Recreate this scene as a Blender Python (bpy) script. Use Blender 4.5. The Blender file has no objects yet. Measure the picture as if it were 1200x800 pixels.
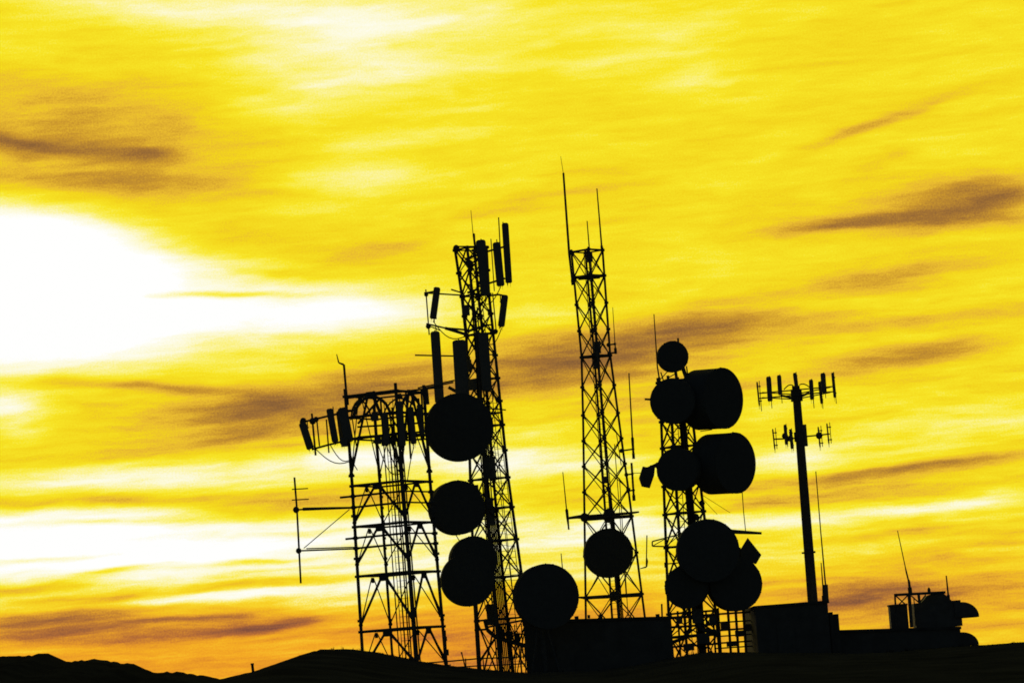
import bpy, math, random
from mathutils import Vector, Matrix
random.seed(7)
R = math.radians
SC = bpy.context.scene
COL = SC.collection

# ---------------------------------------------------------------- camera
FPX = 4500.0                      # focal length in photo pixels (1200 px wide)
PITCH = math.atan(412 / FPX)
ROLL = R(4.3)
EYE = Vector((0, 0, 1.7))
FWD = Vector((0, math.cos(PITCH), math.sin(PITCH)))
R0 = Vector((1, 0, 0))
U0 = Vector((0, -math.sin(PITCH), math.cos(PITCH)))
UP = U0 * math.cos(ROLL) + R0 * math.sin(ROLL)
RT = R0 * math.cos(ROLL) - U0 * math.sin(ROLL)
cd = bpy.data.cameras.new('camera')
cd.sensor_width = 36
cd.sensor_fit = 'HORIZONTAL'
cd.lens = 36 * FPX / 1200
cd.clip_start = 0.5
cd.clip_end = 60000
cam = bpy.data.objects.new('camera', cd)
COL.objects.link(cam)
cam.matrix_world = Matrix(((RT.x, UP.x, -FWD.x, EYE.x), (RT.y, UP.y, -FWD.y, EYE.y),
                           (RT.z, UP.z, -FWD.z, EYE.z), (0, 0, 0, 1)))
SC.camera = cam


def ray(px, py):
    return FWD + RT * ((px - 600) / FPX) + UP * ((400 - py) / FPX)


def W(px, py, Y):
    """survey helper: the point of the vertical plane y=Y that a photo pixel looks at"""
    d = ray(px, py)
    return EYE + d * ((Y - EYE.y) / d.y)


def azel(px, py):
    d = ray(px, py).normalized()
    return math.degrees(math.atan2(d.x, d.y)), math.degrees(math.asin(d.z))


# ---------------------------------------------------------------- exposure
SC.view_settings.view_transform = 'Standard'
SC.view_settings.look = 'None'
SC.view_settings.exposure = 0
SC.view_settings.gamma = 1
SC.cycles.use_adaptive_sampling = True
SC.cycles.adaptive_threshold = 0.01
SC.cycles.max_bounces = 4
SC.cycles.filter_width = 1.7

# ---------------------------------------------------------------- sky
SUN_AZ, SUN_EL = azel(40, 345)
world = bpy.data.worlds.new('World')
SC.world = world
world.use_nodes = True
try:
    world.cycles.sampling_method = 'MANUAL'
    world.cycles.sample_map_resolution = 512
except Exception:
    pass
NT = world.node_tree
NT.nodes.clear()


def N(kind, **kw):
    n = NT.nodes.new(kind)
    for k, v in kw.items():
        setattr(n, k, v)
    return n


def L(a, b):
    NT.links.new(a, b)


def M(op, a, b=None, c=None, clamp=False):
    n = N('ShaderNodeMath', operation=op)
    n.use_clamp = clamp
    for i, v in enumerate((a, b, c)):
        if v is None:
            continue
        if isinstance(v, (int, float)):
            n.inputs[i].default_value = v
        else:
            L(v, n.inputs[i])
    return n.outputs[0]


def srgb(r, g, b):
    def f(c):
        c /= 255
        return c / 12.92 if c <= .04045 else ((c + .055) / 1.055) ** 2.4
    return (f(r), f(g), f(b), 1)


tc = N('ShaderNodeTexCoord')
sep = N('ShaderNodeSeparateXYZ')
L(tc.outputs['Generated'], sep.inputs[0])
az = M('MULTIPLY', M('ARCTAN2', sep.outputs[0], sep.outputs[1]), 180 / math.pi)
el = M('MULTIPLY', M('ARCSINE', sep.outputs[2]), 180 / math.pi)
pos = N('ShaderNodeCombineXYZ')
L(az, pos.inputs[0])
L(el, pos.inputs[1])
P0 = pos.outputs[0]


def mapped(vec, loc=(0, 0, 0), rot=0.0, scale=(1, 1, 1), kind='POINT'):
    m = N('ShaderNodeMapping', vector_type=kind)
    m.inputs['Location'].default_value = loc
    m.inputs['Rotation'].default_value = (0, 0, rot)
    m.inputs['Scale'].default_value = scale
    L(vec, m.inputs['Vector'])
    return m.outputs[0]


def noise(vec, scale, detail=4, rough=.55, dist=0.0, out='Fac'):
    n = N('ShaderNodeTexNoise')
    n.inputs['Scale'].default_value = scale
    n.inputs['Detail'].default_value = detail
    n.inputs['Roughness'].default_value = rough
    n.inputs['Distortion'].default_value = dist
    L(vec, n.inputs['Vector'])
    return n.outputs[out]


# domain warp that frays the cloud edges along the wind
wn = noise(mapped(P0, scale=(.55, 2.2, 1)), 1.0, 4, .5, out='Color')
wsub = N('ShaderNodeVectorMath', operation='SUBTRACT')
L(wn, wsub.inputs[0])
wsub.inputs[1].default_value = (.5, .5, .5)
wmul = N('ShaderNodeVectorMath', operation='MULTIPLY')
L(wsub.outputs[0], wmul.inputs[0])
wmul.inputs[1].default_value = (1.1, .22, 0)
wadd = N('ShaderNodeVectorMath', operation='ADD')
L(P0, wadd.inputs[0])
L(wmul.outputs[0], wadd.inputs[1])
PW = wadd.outputs[0]

# cloud bank: every streak of the sunset by its bearing, size, slope and weight
CLOUDS = [
    # bright glow round the hidden sun
    (0, 345, 175, 90, 0, .75, 2), (130, 355, 190, 60, -5, .3), (250, 372, 210, 32, 2, .32), (410, 366, 110, 25, 3, .3),
    (60, 285, 120, 34, -10, .28), (250, 320, 150, 22, -8, .12), (250, 347, 120, 4, 1, -.34), (330, 322, 70, 5, -4, -.14), (340, 392, 90, 5, 3, -.12),
    # pale high cloud
    (310, 14, 270, 30, -3, .22), (210, 14, 130, 24, -2, .12), (390, 60, 130, 52, 12, .2), (480, 80, 120, 18, 6, .13), (650, 76, 130, 9, 3, .11),
    (420, 208, 70, 22, 2, .22), (500, 160, 100, 13, 6, .2), (345, 128, 60, 12, 5, .12), (525, 128, 80, 7, 5, .08),
    (480, 20, 140, 30, 5, .08), (760, 40, 90, 24, 5, .1), (815, 92, 50, 30, 5, .1), (360, 245, 60, 10, 3, .13),
    (430, 105, 100, 20, 3, .1), (650, 20, 160, 30, 3, .05),
    # lower bright bands
    (40, 636, 280, 46, 2, .6, 2), (290, 645, 190, 26, 5, .32), (150, 560, 140, 16, 2, .42), (0, 478, 50, 16, 0, .36),
    (15, 505, 40, 9, 0, .16), (430, 538, 110, 17, 6, .42), (230, 697, 150, 10, 4, .38), (430, 672, 140, 28, 5, .36),
    (620, 545, 120, 20, 2, .32), (600, 622, 170, 22, 3, .2), (760, 612, 110, 13, 4, .22), (900, 613, 170, 9, 5, .3),
    (1130, 590, 140, 7, 6, .26), (1110, 508, 120, 24, 8, .16), (935, 540, 80, 18, 4, .26), (890, 650, 60, 16, 4, .12),
    (650, 368, 90, 12, 2, .12), (700, 660, 150, 18, 4, .16), (820, 300, 60, 20, 6, .09), (1000, 640, 120, 10, 6, .12),
    (20, 710, 60, 5, 2, .16), (40, 762, 70, 5, 2, .2), (470, 612, 90, 22, 3, .18), (620, 480, 60, 20, 4, .06),
    # brown streaks, upper left
    (20, 170, 160, 15, -5, -.19), (90, 212, 200, 14, -1, -.23), (80, 146, 180, 54, -3, -.2), (150, 196, 150, 30, -2, -.08), (170, 130, 110, 34, -3, -.06),
    (150, 180, 90, 8, -4, -.14), (10, 163, 60, 7, -8, -.1), (250, 270, 180, 20, -8, -.05), (400, 290, 150, 26, 0, -.07),
    # under the sun
    (140, 451, 130, 8, -2, -.24), (230, 458, 80, 7, -3, -.14), (320, 482, 120, 27, 3, -.27), (310, 478, 60, 12, 4, -.16),
    (220, 505, 150, 20, 3, -.14), (440, 448, 100, 30, 6, -.2), (300, 512, 110, 12, 5, -.1), (200, 480, 120, 20, 0, -.05),
    # the long bank behind the towers
    (590, 442, 140, 34, 7, -.23), (700, 414, 130, 32, 9, -.26), (835, 384, 120, 25, 4, -.27), (870, 378, 70, 10, 4, -.07),
    (700, 480, 130, 10, 8, -.1), (770, 436, 140, 22, 8, -.08),
    # right hand clouds
    (1095, 242, 125, 27, 8, -.26), (1095, 256, 65, 13, 5, -.2), (1115, 222, 80, 12, 6, -.12), (1180, 232, 80, 9, 8, -.08), (1010, 258, 70, 7, 12, -.12), (1190, 228, 70, 14, 6, -.18), (1190, 256, 80, 13, 4, -.18),
    (970, 268, 90, 9, 7, -.2), (1015, 148, 95, 7, 19, -.22), (1150, 103, 90, 8, 10, -.1), (1050, 322, 95, 15, 9, -.22),
    (960, 335, 80, 10, 6, -.1), (1085, 410, 80, 14, 5, -.26), (1000, 430, 120, 13, 10, -.13), (1030, 380, 100, 7, 4, -.14),
    (1190, 365, 60, 9, 8, -.12), (920, 445, 100, 10, 6, -.1), (950, 562, 180, 8, 6, -.2), (1080, 548, 160, 9, 6, -.23),
    (900, 590, 160, 8, 6, -.22), (1060, 573, 130, 7, 5, -.16), (1000, 630, 160, 6, 6, -.1), (1040, 190, 60, 10, 25, -.07),
    # thin veils, upper centre
    (670, 226, 90, 5, 8, -.12), (700, 198, 70, 11, 6, -.1), (570, 250, 90, 9, 5, -.08), (460, 288, 55, 11, 8, -.14),
    (700, 262, 80, 5, 6, -.06),
    # low bars over the hills
    (60, 746, 90, 8, 3, -.3), (150, 733, 120, 6, 4, -.26), (285, 736, 80, 9, 6, -.34), (180, 744, 90, 5, 5, -.2), (170, 727, 140, 5, 4, -.14), (330, 729, 50, 6, 9, -.16),
    (60, 728, 90, 5, 3, -.16), (130, 757, 120, 5, 4, -.1), (380, 745, 120, 7, 5, -.12),
    (140, 714, 140, 6, 2, -.2), (40, 722, 90, 9, 4, -.2), (340, 718, 120, 7, 5, -.1), (560, 740, 120, 34, 3, -.18),
    (1120, 692, 180, 28, 3, -.24), (1080, 734, 200, 12, 3, -.08), (1000, 696, 110, 28, 3, -.17), (800, 720, 160, 22, 3, -.12), (420, 600, 60, 8, 4, -.06),
    (130, 588, 250, 10, 1, -.34), (340, 598, 150, 13, 4, -.22), (240, 530, 220, 9, 2, -.08), (310, 658, 60, 4, 5, -.12),
    (130, 672, 60, 4, 10, -.32), (260, 688, 230, 6, 5, -.42), (320, 656, 110, 4, 5, -.24), (60, 655, 100, 4, 3, -.2), (90, 613, 170, 4, 1, -.2), (270, 628, 140, 5, 3, -.24), (190, 646, 110, 3, 4, -.16), (40, 690, 90, 5, 3, -.2), (400, 640, 90, 6, 4, -.16), (380, 662, 100, 4, 5, -.16), (300, 785, 500, 24, 0, -.14), (900, 762, 400, 18, 4, -.08), (980, 80, 120, 10, 12, .03),
]
acc = None
wsep = N('ShaderNodeSeparateXYZ')
L(PW, wsep.inputs[0])
K = FPX * math.pi / 180
for c in CLOUDS:
    cx, cy, sx, sy, ang, amp = c[:6]
    a, e = azel(cx, cy)
    if acc is None:
        src = PW
    else:
        cb = N('ShaderNodeCombineXYZ')
        L(wsep.outputs[0], cb.inputs[0])
        L(wsep.outputs[1], cb.inputs[1])
        L(acc, cb.inputs[2])          # keeps the chain in order; its weight below is nil
        src = cb.outputs[0]
    v = mapped(src, (a, e, 0), R(ang) - ROLL, (sx / K, sy / K, 1e6), 'TEXTURE')
    d = N('ShaderNodeVectorMath', operation='DOT_PRODUCT')
    L(v, d.inputs[0])
    L(v, d.inputs[1])
    q = d.outputs['Value']
    if len(c) > 6:
        q = M('POWER', q, c[6] * .5 + .5)
    g = M('POWER', .367879, q)
    acc = M('MULTIPLY_ADD', g, amp, .7 if acc is None else acc)

# fine wind streaks and broken patches
st1 = noise(mapped(PW, rot=R(-1.5), scale=(.5, 3.6, 1)), 1.0, 6, .6)
st2 = noise(mapped(PW, loc=(7, 3, 0), rot=R(-6), scale=(1.5, 8.5, 1)), 1.0, 4, .55)
st3 = noise(mapped(PW, loc=(2, 9, 0), rot=R(-5), scale=(.42, 1.5, 1)), 1.0, 4, .55)
gr = noise(P0, 38, 1, .5)
low = N('ShaderNodeMapRange')
L(el, low.inputs['Value'])
low.inputs['From Min'].default_value = 6.5
low.inputs['From Max'].default_value = 1.5
low.inputs['To Min'].default_value = .2
low.inputs['To Max'].default_value = .62
t = M('MULTIPLY_ADD', M('SUBTRACT', st1, .5), low.outputs[0], acc)
st4 = noise(mapped(PW, loc=(5, 1, 0), rot=R(-.5), scale=(.55, 8, 1)), 1.0, 4, .55)
t = M('MULTIPLY_ADD', M('SUBTRACT', st4, .5), M('MULTIPLY', low.outputs[0], .75), t)
t = M('MULTIPLY_ADD', M('SUBTRACT', st2, .5), .2, t)
t = M('MULTIPLY_ADD', M('SUBTRACT', st3, .5), .3, t)
t = M('MULTIPLY_ADD', M('SUBTRACT', gr, .5), .17, t)
t = M('MULTIPLY', t, 1 / 1.25)
t = M('MAXIMUM', M('MINIMUM', t, 1.0), 0.0)


def ramp(stops):
    r = N('ShaderNodeValToRGB')
    r.color_ramp.interpolation = 'LINEAR'
    els = r.color_ramp.elements
    while len(els) < len(stops):
        els.new(.5)
    for e_, (p, col) in zip(els, stops):
        e_.position = p / 1.25
        e_.color = srgb(*col)
    L(t, r.inputs[0])
    return r.outputs[0]


hi = ramp([(0, (62, 42, 42)), (.14, (110, 76, 56)), (.3, (164, 115, 52)), (.42, (204, 152, 46)), (.53, (234, 188, 48)),
           (.63, (243, 212, 28)), (.75, (248, 229, 38)), (.84, (250, 238, 90)), (.93, (252, 243, 150)), (1.03, (253, 249, 210)), (1.2, (255, 255, 254))])
lo = ramp([(0, (92, 56, 48)), (.2, (136, 80, 62)), (.36, (184, 106, 54)), (.5, (228, 146, 40)), (.62, (244, 168, 36)),
           (.75, (249, 194, 44)), (.85, (252, 220, 78)), (.95, (253, 242, 170)), (1.05, (254, 250, 220)), (1.2, (255, 255, 252))])
lm = N('ShaderNodeMapRange', interpolation_type='SMOOTHSTEP')
L(el, lm.inputs['Value'])
lm.inputs['From Min'].default_value = 2.5
lm.inputs['From Max'].default_value = .8
mx = N('ShaderNodeMix', data_type='RGBA')
side = N('ShaderNodeMapRange', interpolation_type='SMOOTHSTEP')
L(az, side.inputs['Value'])
side.inputs['From Min'].default_value = -2
side.inputs['From Max'].default_value = 5
side.inputs['To Min'].default_value = 1
side.inputs['To Max'].default_value = .5
L(M('MULTIPLY', lm.outputs[0], side.outputs[0]), mx.inputs['Factor'])
L(hi, mx.inputs[6])
L(lo, mx.inputs[7])
# the glow dies away from the sunset bearing, towards a dim dusk sky overhead and behind
gd = N('ShaderNodeVectorMath', operation='DOT_PRODUCT')
L(tc.outputs['Generated'], gd.inputs[0])
gd.inputs[1].default_value = FWD
gm = N('ShaderNodeMapRange', interpolation_type='SMOOTHSTEP')
L(M('ARCCOSINE', gd.outputs['Value']), gm.inputs['Value'])
gm.inputs['From Min'].default_value = R(40)
gm.inputs['From Max'].default_value = R(11)
nish = N('ShaderNodeTexSky', sky_type='NISHITA')
nish.sun_disc = False
nish.sun_elevation = R(SUN_EL)
nish.sun_rotation = R(SUN_AZ)
nish.altitude = 1200
b1 = N('ShaderNodeBackground')
L(nish.outputs[0], b1.inputs[0])
b1.inputs[1].default_value = .0095
b2 = N('ShaderNodeBackground')
L(mx.outputs[2], b2.inputs[0])
ms = N('ShaderNodeMixShader')
L(gm.outputs[0], ms.inputs[0])
L(b1.outputs[0], ms.inputs[1])
L(b2.outputs[0], ms.inputs[2])
wo = N('ShaderNodeOutputWorld')
L(ms.outputs[0], wo.inputs[0])

# ---------------------------------------------------------------- sun, veiled by cloud
sd = bpy.data.lights.new('sun', 'SUN')
sd.energy = .12
sd.angle = R(8)
sd.color = (1, .78, .45)
sun = bpy.data.objects.new('sun', sd)
COL.objects.link(sun)
sdir = Vector((math.sin(R(SUN_AZ)) * math.cos(R(SUN_EL)), math.cos(R(SUN_AZ)) * math.cos(R(SUN_EL)), math.sin(R(SUN_EL))))
sun.rotation_euler = sdir.to_track_quat('Z', 'Y').to_euler()
sun.location = (0, 0, 60)
#BUILD
# ---------------------------------------------------------------- materials
def mat(name, base, rough=.6, metal=0.0, var=.15, scale=4.0, bump=.0, stretch=(1, 1, 1), spec=.3):
    m = bpy.data.materials.new(name)
    m.use_nodes = True
    nt = m.node_tree
    b = nt.nodes['Principled BSDF']
    co = nt.nodes.new('ShaderNodeTexCoord')
    mp = nt.nodes.new('ShaderNodeMapping')
    mp.inputs['Scale'].default_value = stretch
    nt.links.new(co.outputs['Object'], mp.inputs['Vector'])
    nz = nt.nodes.new('ShaderNodeTexNoise')
    nz.inputs['Scale'].default_value = scale
    nz.inputs['Detail'].default_value = 6
    nt.links.new(mp.outputs[0], nz.inputs['Vector'])
    rp = nt.nodes.new('ShaderNodeValToRGB')
    rp.color_ramp.elements[0].position = .3
    rp.color_ramp.elements[1].position = .7
    rp.color_ramp.elements[0].color = tuple(c * (1 - var) for c in base) + (1,)
    rp.color_ramp.elements[1].color = tuple(min(1, c * (1 + var)) for c in base) + (1,)
    nt.links.new(nz.outputs['Fac'], rp.inputs[0])
    nt.links.new(rp.outputs[0], b.inputs['Base Color'])
    b.inputs['Roughness'].default_value = rough
    b.inputs['Metallic'].default_value = metal
    b.inputs['Specular IOR Level'].default_value = spec
    if bump:
        bp = nt.nodes.new('ShaderNodeBump')
        bp.inputs['Strength'].default_value = bump
        bp.inputs['Distance'].default_value = .05
        nt.links.new(nz.outputs['Fac'], bp.inputs['Height'])
        nt.links.new(bp.outputs[0], b.inputs['Normal'])
    return m


STEEL = mat('galvanised_steel', (.2, .205, .21), .7, 0, .25, 6)
PAINT = mat('dish_paint', (.19, .2, .2), .75, 0, .12, 2)
FABRIC = mat('radome_fabric', (.18, .19, .19), .85, 0, .1, 3)
PLASTIC = mat('antenna_plastic', (.3, .3, .29), .75, 0, .1, 5)
RUBBER = mat('cable_rubber', (.02, .02, .022), .7, 0, .2, 9)
FIBRE = mat('whip_fibreglass', (.25, .25, .24), .7, 0, .1, 7)
BLOCK = mat('concrete_block', (.2, .2, .195), .9, 0, .2, 1.5, .3)
ROOFM = mat('roof_felt', (.16, .16, .16), .95, 0, .3, 2, .3, spec=.05)
DOORM = mat('painted_door', (.2, .205, .2), .7, 0, .1, 3)
SHEET = mat('sheet_metal', (.22, .22, .22), .7, 0, .2, 2)
WOOD = mat('weathered_wood', (.12, .1, .08), .9, 0, .3, 8, .2, (1, 1, .2))
EARTH = mat('grey_earth', (.1, .113, .12), 1.0, 0, .35, .35, .0, spec=0)
RIDGE = mat('hill_scrub', (.09, .1, .105), 1.0, 0, .35, .02, .0, spec=0)


# ---------------------------------------------------------------- mesh builder
class MB:
    def __init__(s):
        s.v = []
        s.f = []

    def add(s, vs, fs):
        n = len(s.v)
        s.v += [Vector(v) for v in vs]
        s.f += [tuple(n + i for i in f) for f in fs]

    def tube(s, a, b, r, r2=None, n=8):
        a, b = Vector(a), Vector(b)
        r2 = r if r2 is None else r2
        d = b - a
        if d.length < 1e-6:
            return s
        d.normalize()
        x = d.orthogonal().normalized()
        y = d.cross(x)
        vs = []
        for p, rr in ((a, r), (b, r2)):
            for i in range(n):
                t_ = 2 * math.pi * i / n
                vs.append(p + x * (rr * math.cos(t_)) + y * (rr * math.sin(t_)))
        fs = [(i, (i + 1) % n, n + (i + 1) % n, n + i) for i in range(n)]
        fs += [tuple(range(n - 1, -1, -1)), tuple(range(n, 2 * n))]
        s.add(vs, fs)
        return s

    def line(s, pts, r, n=8):
        for i in range(len(pts) - 1):
            ra = r[i] if isinstance(r, (list, tuple)) else r
            rb = r[i + 1] if isinstance(r, (list, tuple)) else r
            s.tube(pts[i], pts[i + 1], ra, rb, n)
        return s

    def box(s, c, size, ax=None):
        """box at c, size along axes ax (three orthonormal vectors)"""
        c = Vector(c)
        ax = ax or (Vector((1, 0, 0)), Vector((0, 1, 0)), Vector((0, 0, 1)))
        h = [q * .5 for q in size]
        vs = []
        for i in (-1, 1):
            for j in (-1, 1):
                for k in (-1, 1):
                    vs.append(c + ax[0] * (i * h[0]) + ax[1] * (j * h[1]) + ax[2] * (k * h[2]))
        s.add(vs, [(0, 1, 3, 2), (4, 6, 7, 5), (0, 4, 5, 1), (2, 3, 7, 6), (0, 2, 6, 4), (1, 5, 7, 3)])
        return s

    def lathe(s, c, axis, prof, n=48, up=None):
        """prof: (distance along the axis, radius) pairs"""
        c, axis = Vector(c), Vector(axis).normalized()
        x = axis.orthogonal().normalized()
        y = axis.cross(x)
        vs = []
        fs = []
        for (h, r) in prof:
            r = max(r, .0008)
            for i in range(n):
                t_ = 2 * math.pi * i / n
                vs.append(c + axis * h + x * (r * math.cos(t_)) + y * (r * math.sin(t_)))
        for k in range(len(prof) - 1):
            for i in range(n):
                fs.append((k * n + i, k * n + (i + 1) % n, (k + 1) * n + (i + 1) % n, (k + 1) * n + i))
        fs.append(tuple(range(n - 1, -1, -1)))
        m = (len(prof) - 1) * n
        fs.append(tuple(range(m, m + n)))
        s.add(vs, fs)
        return s

    def prism(s, poly, a, b):
        """polygon (list of world points) pushed from offset a to offset b (vectors)"""
        a, b = Vector(a), Vector(b)
        n = len(poly)
        vs = [Vector(p) + a for p in poly] + [Vector(p) + b for p in poly]
        fs = [(i, (i + 1) % n, n + (i + 1) % n, n + i) for i in range(n)]
        fs += [tuple(range(n - 1, -1, -1)), tuple(range(n, 2 * n))]
        s.add(vs, fs)
        return s

    def ball(s, c, r, n=8):
        return s.lathe(Vector(c), (0, 0, 1), [(-r, .2 * r), (-.7 * r, .7 * r), (0, r), (.7 * r, .7 * r), (r, .2 * r)], n)


def wpos(o):
    p = Vector((0, 0, 0))
    while o:
        p += o.location
        o = o.parent
    return p


def obj(name, mb, material, parent=None, smooth=True, at=None):
    me = bpy.data.meshes.new(name)
    org = Vector(at) if at is not None else (wpos(parent) if parent else Vector((0, 0, 0)))
    me.from_pydata([v - org for v in mb.v], [], mb.f)
    me.materials.append(material)
    if smooth:
        me.polygons.foreach_set('use_smooth', [True] * len(me.polygons))
        me.set_sharp_from_angle(angle=R(38))
    me.update()
    o = bpy.data.objects.new(name, me)
    COL.objects.link(o)
    if parent:
        o.parent = parent
        o.location = org - wpos(parent)
    else:
        o.location = org
    return o


def thing(name, label, cat, loc, group=None):
    o = bpy.data.objects.new(name, None)
    COL.objects.link(o)
    o.location = loc
    o.empty_display_size = .2
    o['label'] = label
    o['category'] = cat
    if group:
        o['group'] = group
    return o


def structure(name, mb, material, at=(0, 0, 0)):
    o = obj(name, mb, material, None, True, at)
    o['kind'] = 'structure'
    return o


def at_depth(px, py, Y, dy=0):
    p = W(px, py, Y)
    p.y += dy
    return p


def PXM(Y):
    return Y / FPX


# ---------------------------------------------------------------- ground and hills
YA, YB, YC, YD, YE = 216.0, 222.0, 228.0, 220.0, 230.0     # distances of the four lattice towers and the monopole
SKYLINE = [(-600, 830), (0, 829), (200, 810), (262, 800), (285, 794), (300, 791), (335, 784), (362, 774), (382, 766.5), (393, 762), (415, 761.5), (440, 763.5),
           (462, 768), (490, 775), (530, 781), (575, 785), (620, 789), (700, 787), (786, 772), (815, 766), (884, 766), (990, 768),
           (1100, 760), (1145, 757), (1205, 751.5), (1300, 748), (1500, 760), (2200, 800)]
YG = 209.0
SKY_X = [(W(a_, b_, YG).x, W(a_, b_, YG).z) for a_, b_ in SKYLINE]


def crest(x):
    if x <= SKY_X[0][0]:
        return SKY_X[0][1]
    for (xa, za), (xb, zb) in zip(SKY_X, SKY_X[1:]):
        if x <= xb:
            q = (x - xa) / (xb - xa)
            return za + (zb - za) * q
    return SKY_X[-1][1]


def sstep(a, b, x):
    q = max(0, min(1, (x - a) / (b - a)))
    return q * q * (3 - 2 * q)


def wob(x, y):
    return (.5 * math.sin(x * .9 + 1.3 * math.sin(y * .7)) + .3 * math.sin(x * 2.3 + y * 1.1 + 1) + .2 * math.sin(x * 5.1 - y * 3.3))


def ground_z(x, y):
    z = crest(x)
    rise = sstep(60, YG, y)
    z0 = -.3
    z = z0 + (z - z0) * rise
    if y > YG:
        z -= .05 * min(y - YG, 26)
    if y > 238:
        z -= 60 * sstep(238, 900, y)
    z += .06 * wob(x, y) * (1 if abs(x) < 60 and y < 260 else 0)
    if abs(x) > 60:
        z -= 50 * sstep(60, 900, abs(x)) * (1 - sstep(238, 900, y))
    return z


def spread(lo_, hi_, step, far):
    out = []
    q = lo_
    while q <= hi_ + 1e-6:
        out.append(q)
        q += step
    d = step
    a_ = lo_
    pre = []
    while a_ > -far:
        d *= 1.35
        a_ -= d
        pre.append(a_)
    d = step
    b_ = hi_
    post = []
    while b_ < far:
        d *= 1.35
        b_ += d
        post.append(b_)
    return pre[::-1] + out + post


gx = spread(-36, 36, .4, 22000)
gy = spread(150, 240, .9, 22000)
mb = MB()
for y in gy:
    for x in gx:
        mb.v.append(Vector((x, y, ground_z(x, y))))
nx = len(gx)
for j in range(len(gy) - 1):
    for i in range(nx - 1):
        mb.f.append((j * nx + i, j * nx + i + 1, (j + 1) * nx + i + 1, (j + 1) * nx + i))
structure('ground', mb, EARTH)

# dry tufts of grass on the brow of the knoll and the plateau
rg = random.Random(11)
mb = MB()
for k in range(1500):
    x = rg.uniform(-22, 34)
    y = YG + rg.gauss(0, 2.2)
    z = ground_z(x, y) - .03
    big = .05 + .2 * rg.random() ** 3 * (.35 + .65 * (math.sin(x * 1.7) + math.sin(x * .6 + 2) > .5))
    for b_ in range(5):
        h = big * rg.uniform(.6, 1.2)
        a_ = rg.uniform(0, 6.28)
        lean = Vector((math.cos(a_), math.sin(a_), 0)) * h * rg.uniform(.1, .6)
        wv = Vector((-math.sin(a_), math.cos(a_), 0)) * .018
        p = Vector((x + rg.gauss(0, .06), y + rg.gauss(0, .06), z))
        n_ = len(mb.v)
        mb.v += [p - wv, p + wv, p + lean * .5 + Vector((0, 0, h * .6)) + wv * .6, p + lean * .5 + Vector((0, 0, h * .6)) - wv * .6, p + lean + Vector((0, 0, h))]
        mb.f += [(n_, n_ + 1, n_ + 2, n_ + 3), (n_ + 3, n_ + 2, n_ + 4)]
tg = obj('grass', mb, mat('dry_grass', (.06, .055, .04), .95, 0, .3, 5, spec=.1), None, False, (0, YG, 2))
tg['kind'] = 'stuff'
tg['label'] = 'short dry grass tufts along the brow of the dark knoll'

YH = 6500.0
HILL = [(-500, 790), (-380, 776), (-250, 772), (-120, 779), (-40, 771), (0, 768.5), (38, 766.5), (52, 765), (60, 768), (72, 773), (84, 774.5), (103, 773.5), (122, 771.5),
        (140, 775.5), (160, 778.5), (172, 784), (183, 787), (205, 788), (232, 790.5), (252, 794), (270, 797.5), (300, 800), (340, 795), (420, 800), (520, 806),
        (700, 800), (900, 796), (1200, 772), (1500, 765), (1800, 780)]
hp = [(W(a_, b_, YH).x, W(a_, b_, YH).z) for a_, b_ in HILL]
rr = random.Random(3)


def hill_crest(x):
    for (xa, za), (xb, zb) in zip(hp, hp[1:]):
        if xa <= x <= xb:
            return za + (zb - za) * (x - xa) / (xb - xa)
    return hp[0][1] if x < hp[0][0] else hp[-1][1]


mb = MB()
xs = []
x = hp[0][0]
while x <= hp[-1][0]:
    xs.append(x)
    x += 5.5
rows = [(-2600, .0), (-1900, .18), (-1300, .4), (-800, .6), (-400, .8), (-150, .93), (0, 1), (160, .93), (600, .7), (1400, .3), (2400, 0)]
jit = [rr.uniform(-1, 1) for _ in xs]
for (dy, q) in rows:
    for i, x in enumerate(xs):
        zc = hill_crest(x) + 1.6 * jit[i] + 1.0 * math.sin(x * .09) + .8 * math.sin(x * .031 + 1)
        gul = 1 + .12 * math.sin(x * .011 + dy * .004) * (1 - q) * 2
        mb.v.append(Vector((x + 30 * math.sin(dy * .003), YH + dy + 120 * math.sin(x * .004) * (0 if dy == 0 else 1), -62 + (zc + 62) * q * (gul if q < 1 else 1))))
n = len(xs)
for j in range(len(rows) - 1):
    for i in range(n - 1):
        mb.f.append((j * n + i, j * n + i + 1, (j + 1) * n + i + 1, (j + 1) * n + i))
structure('hills', mb, RIDGE, (0, YH, 0))


# ---------------------------------------------------------------- lattice towers
class Lattice:
    def __init__(s, Y, levels, theta, nleg=4):
        """levels: (left px, right px) of the outline from top to bottom; theta turns the plan"""
        s.Y = Y
        s.n = nleg
        s.th = R(theta)
        s.lv = []
        for (l, r) in levels:
            a_, b_ = W(l[0], l[1], Y), W(r[0], r[1], Y)
            s.lv.append(((a_.z + b_.z) / 2, (a_.x + b_.x) / 2, (b_.x - a_.x) / 2 / math.cos(s.th)))
        s.lv.sort()

    def at(s, z):
        lv = s.lv
        if z <= lv[0][0]:
            p, q = lv[0], lv[1]
        elif z >= lv[-1][0]:
            p, q = lv[-2], lv[-1]
        else:
            for p, q in zip(lv, lv[1:]):
                if p[0] <= z <= q[0]:
                    break
        k = (z - p[0]) / (q[0] - p[0])
        return p[1] + (q[1] - p[1]) * k, p[2] + (q[2] - p[2]) * k

    def corner(s, i, z):
        cx, rad = s.at(z)
        a_ = s.th + 2 * math.pi * i / s.n
        return Vector((cx + rad * math.cos(a_), s.Y - rad * math.sin(a_), z))

    def centre(s, z):
        return Vector((s.at(z)[0], s.Y, z))

    def zpx(s, py, px):
        return W(px, py, s.Y).z


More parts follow.
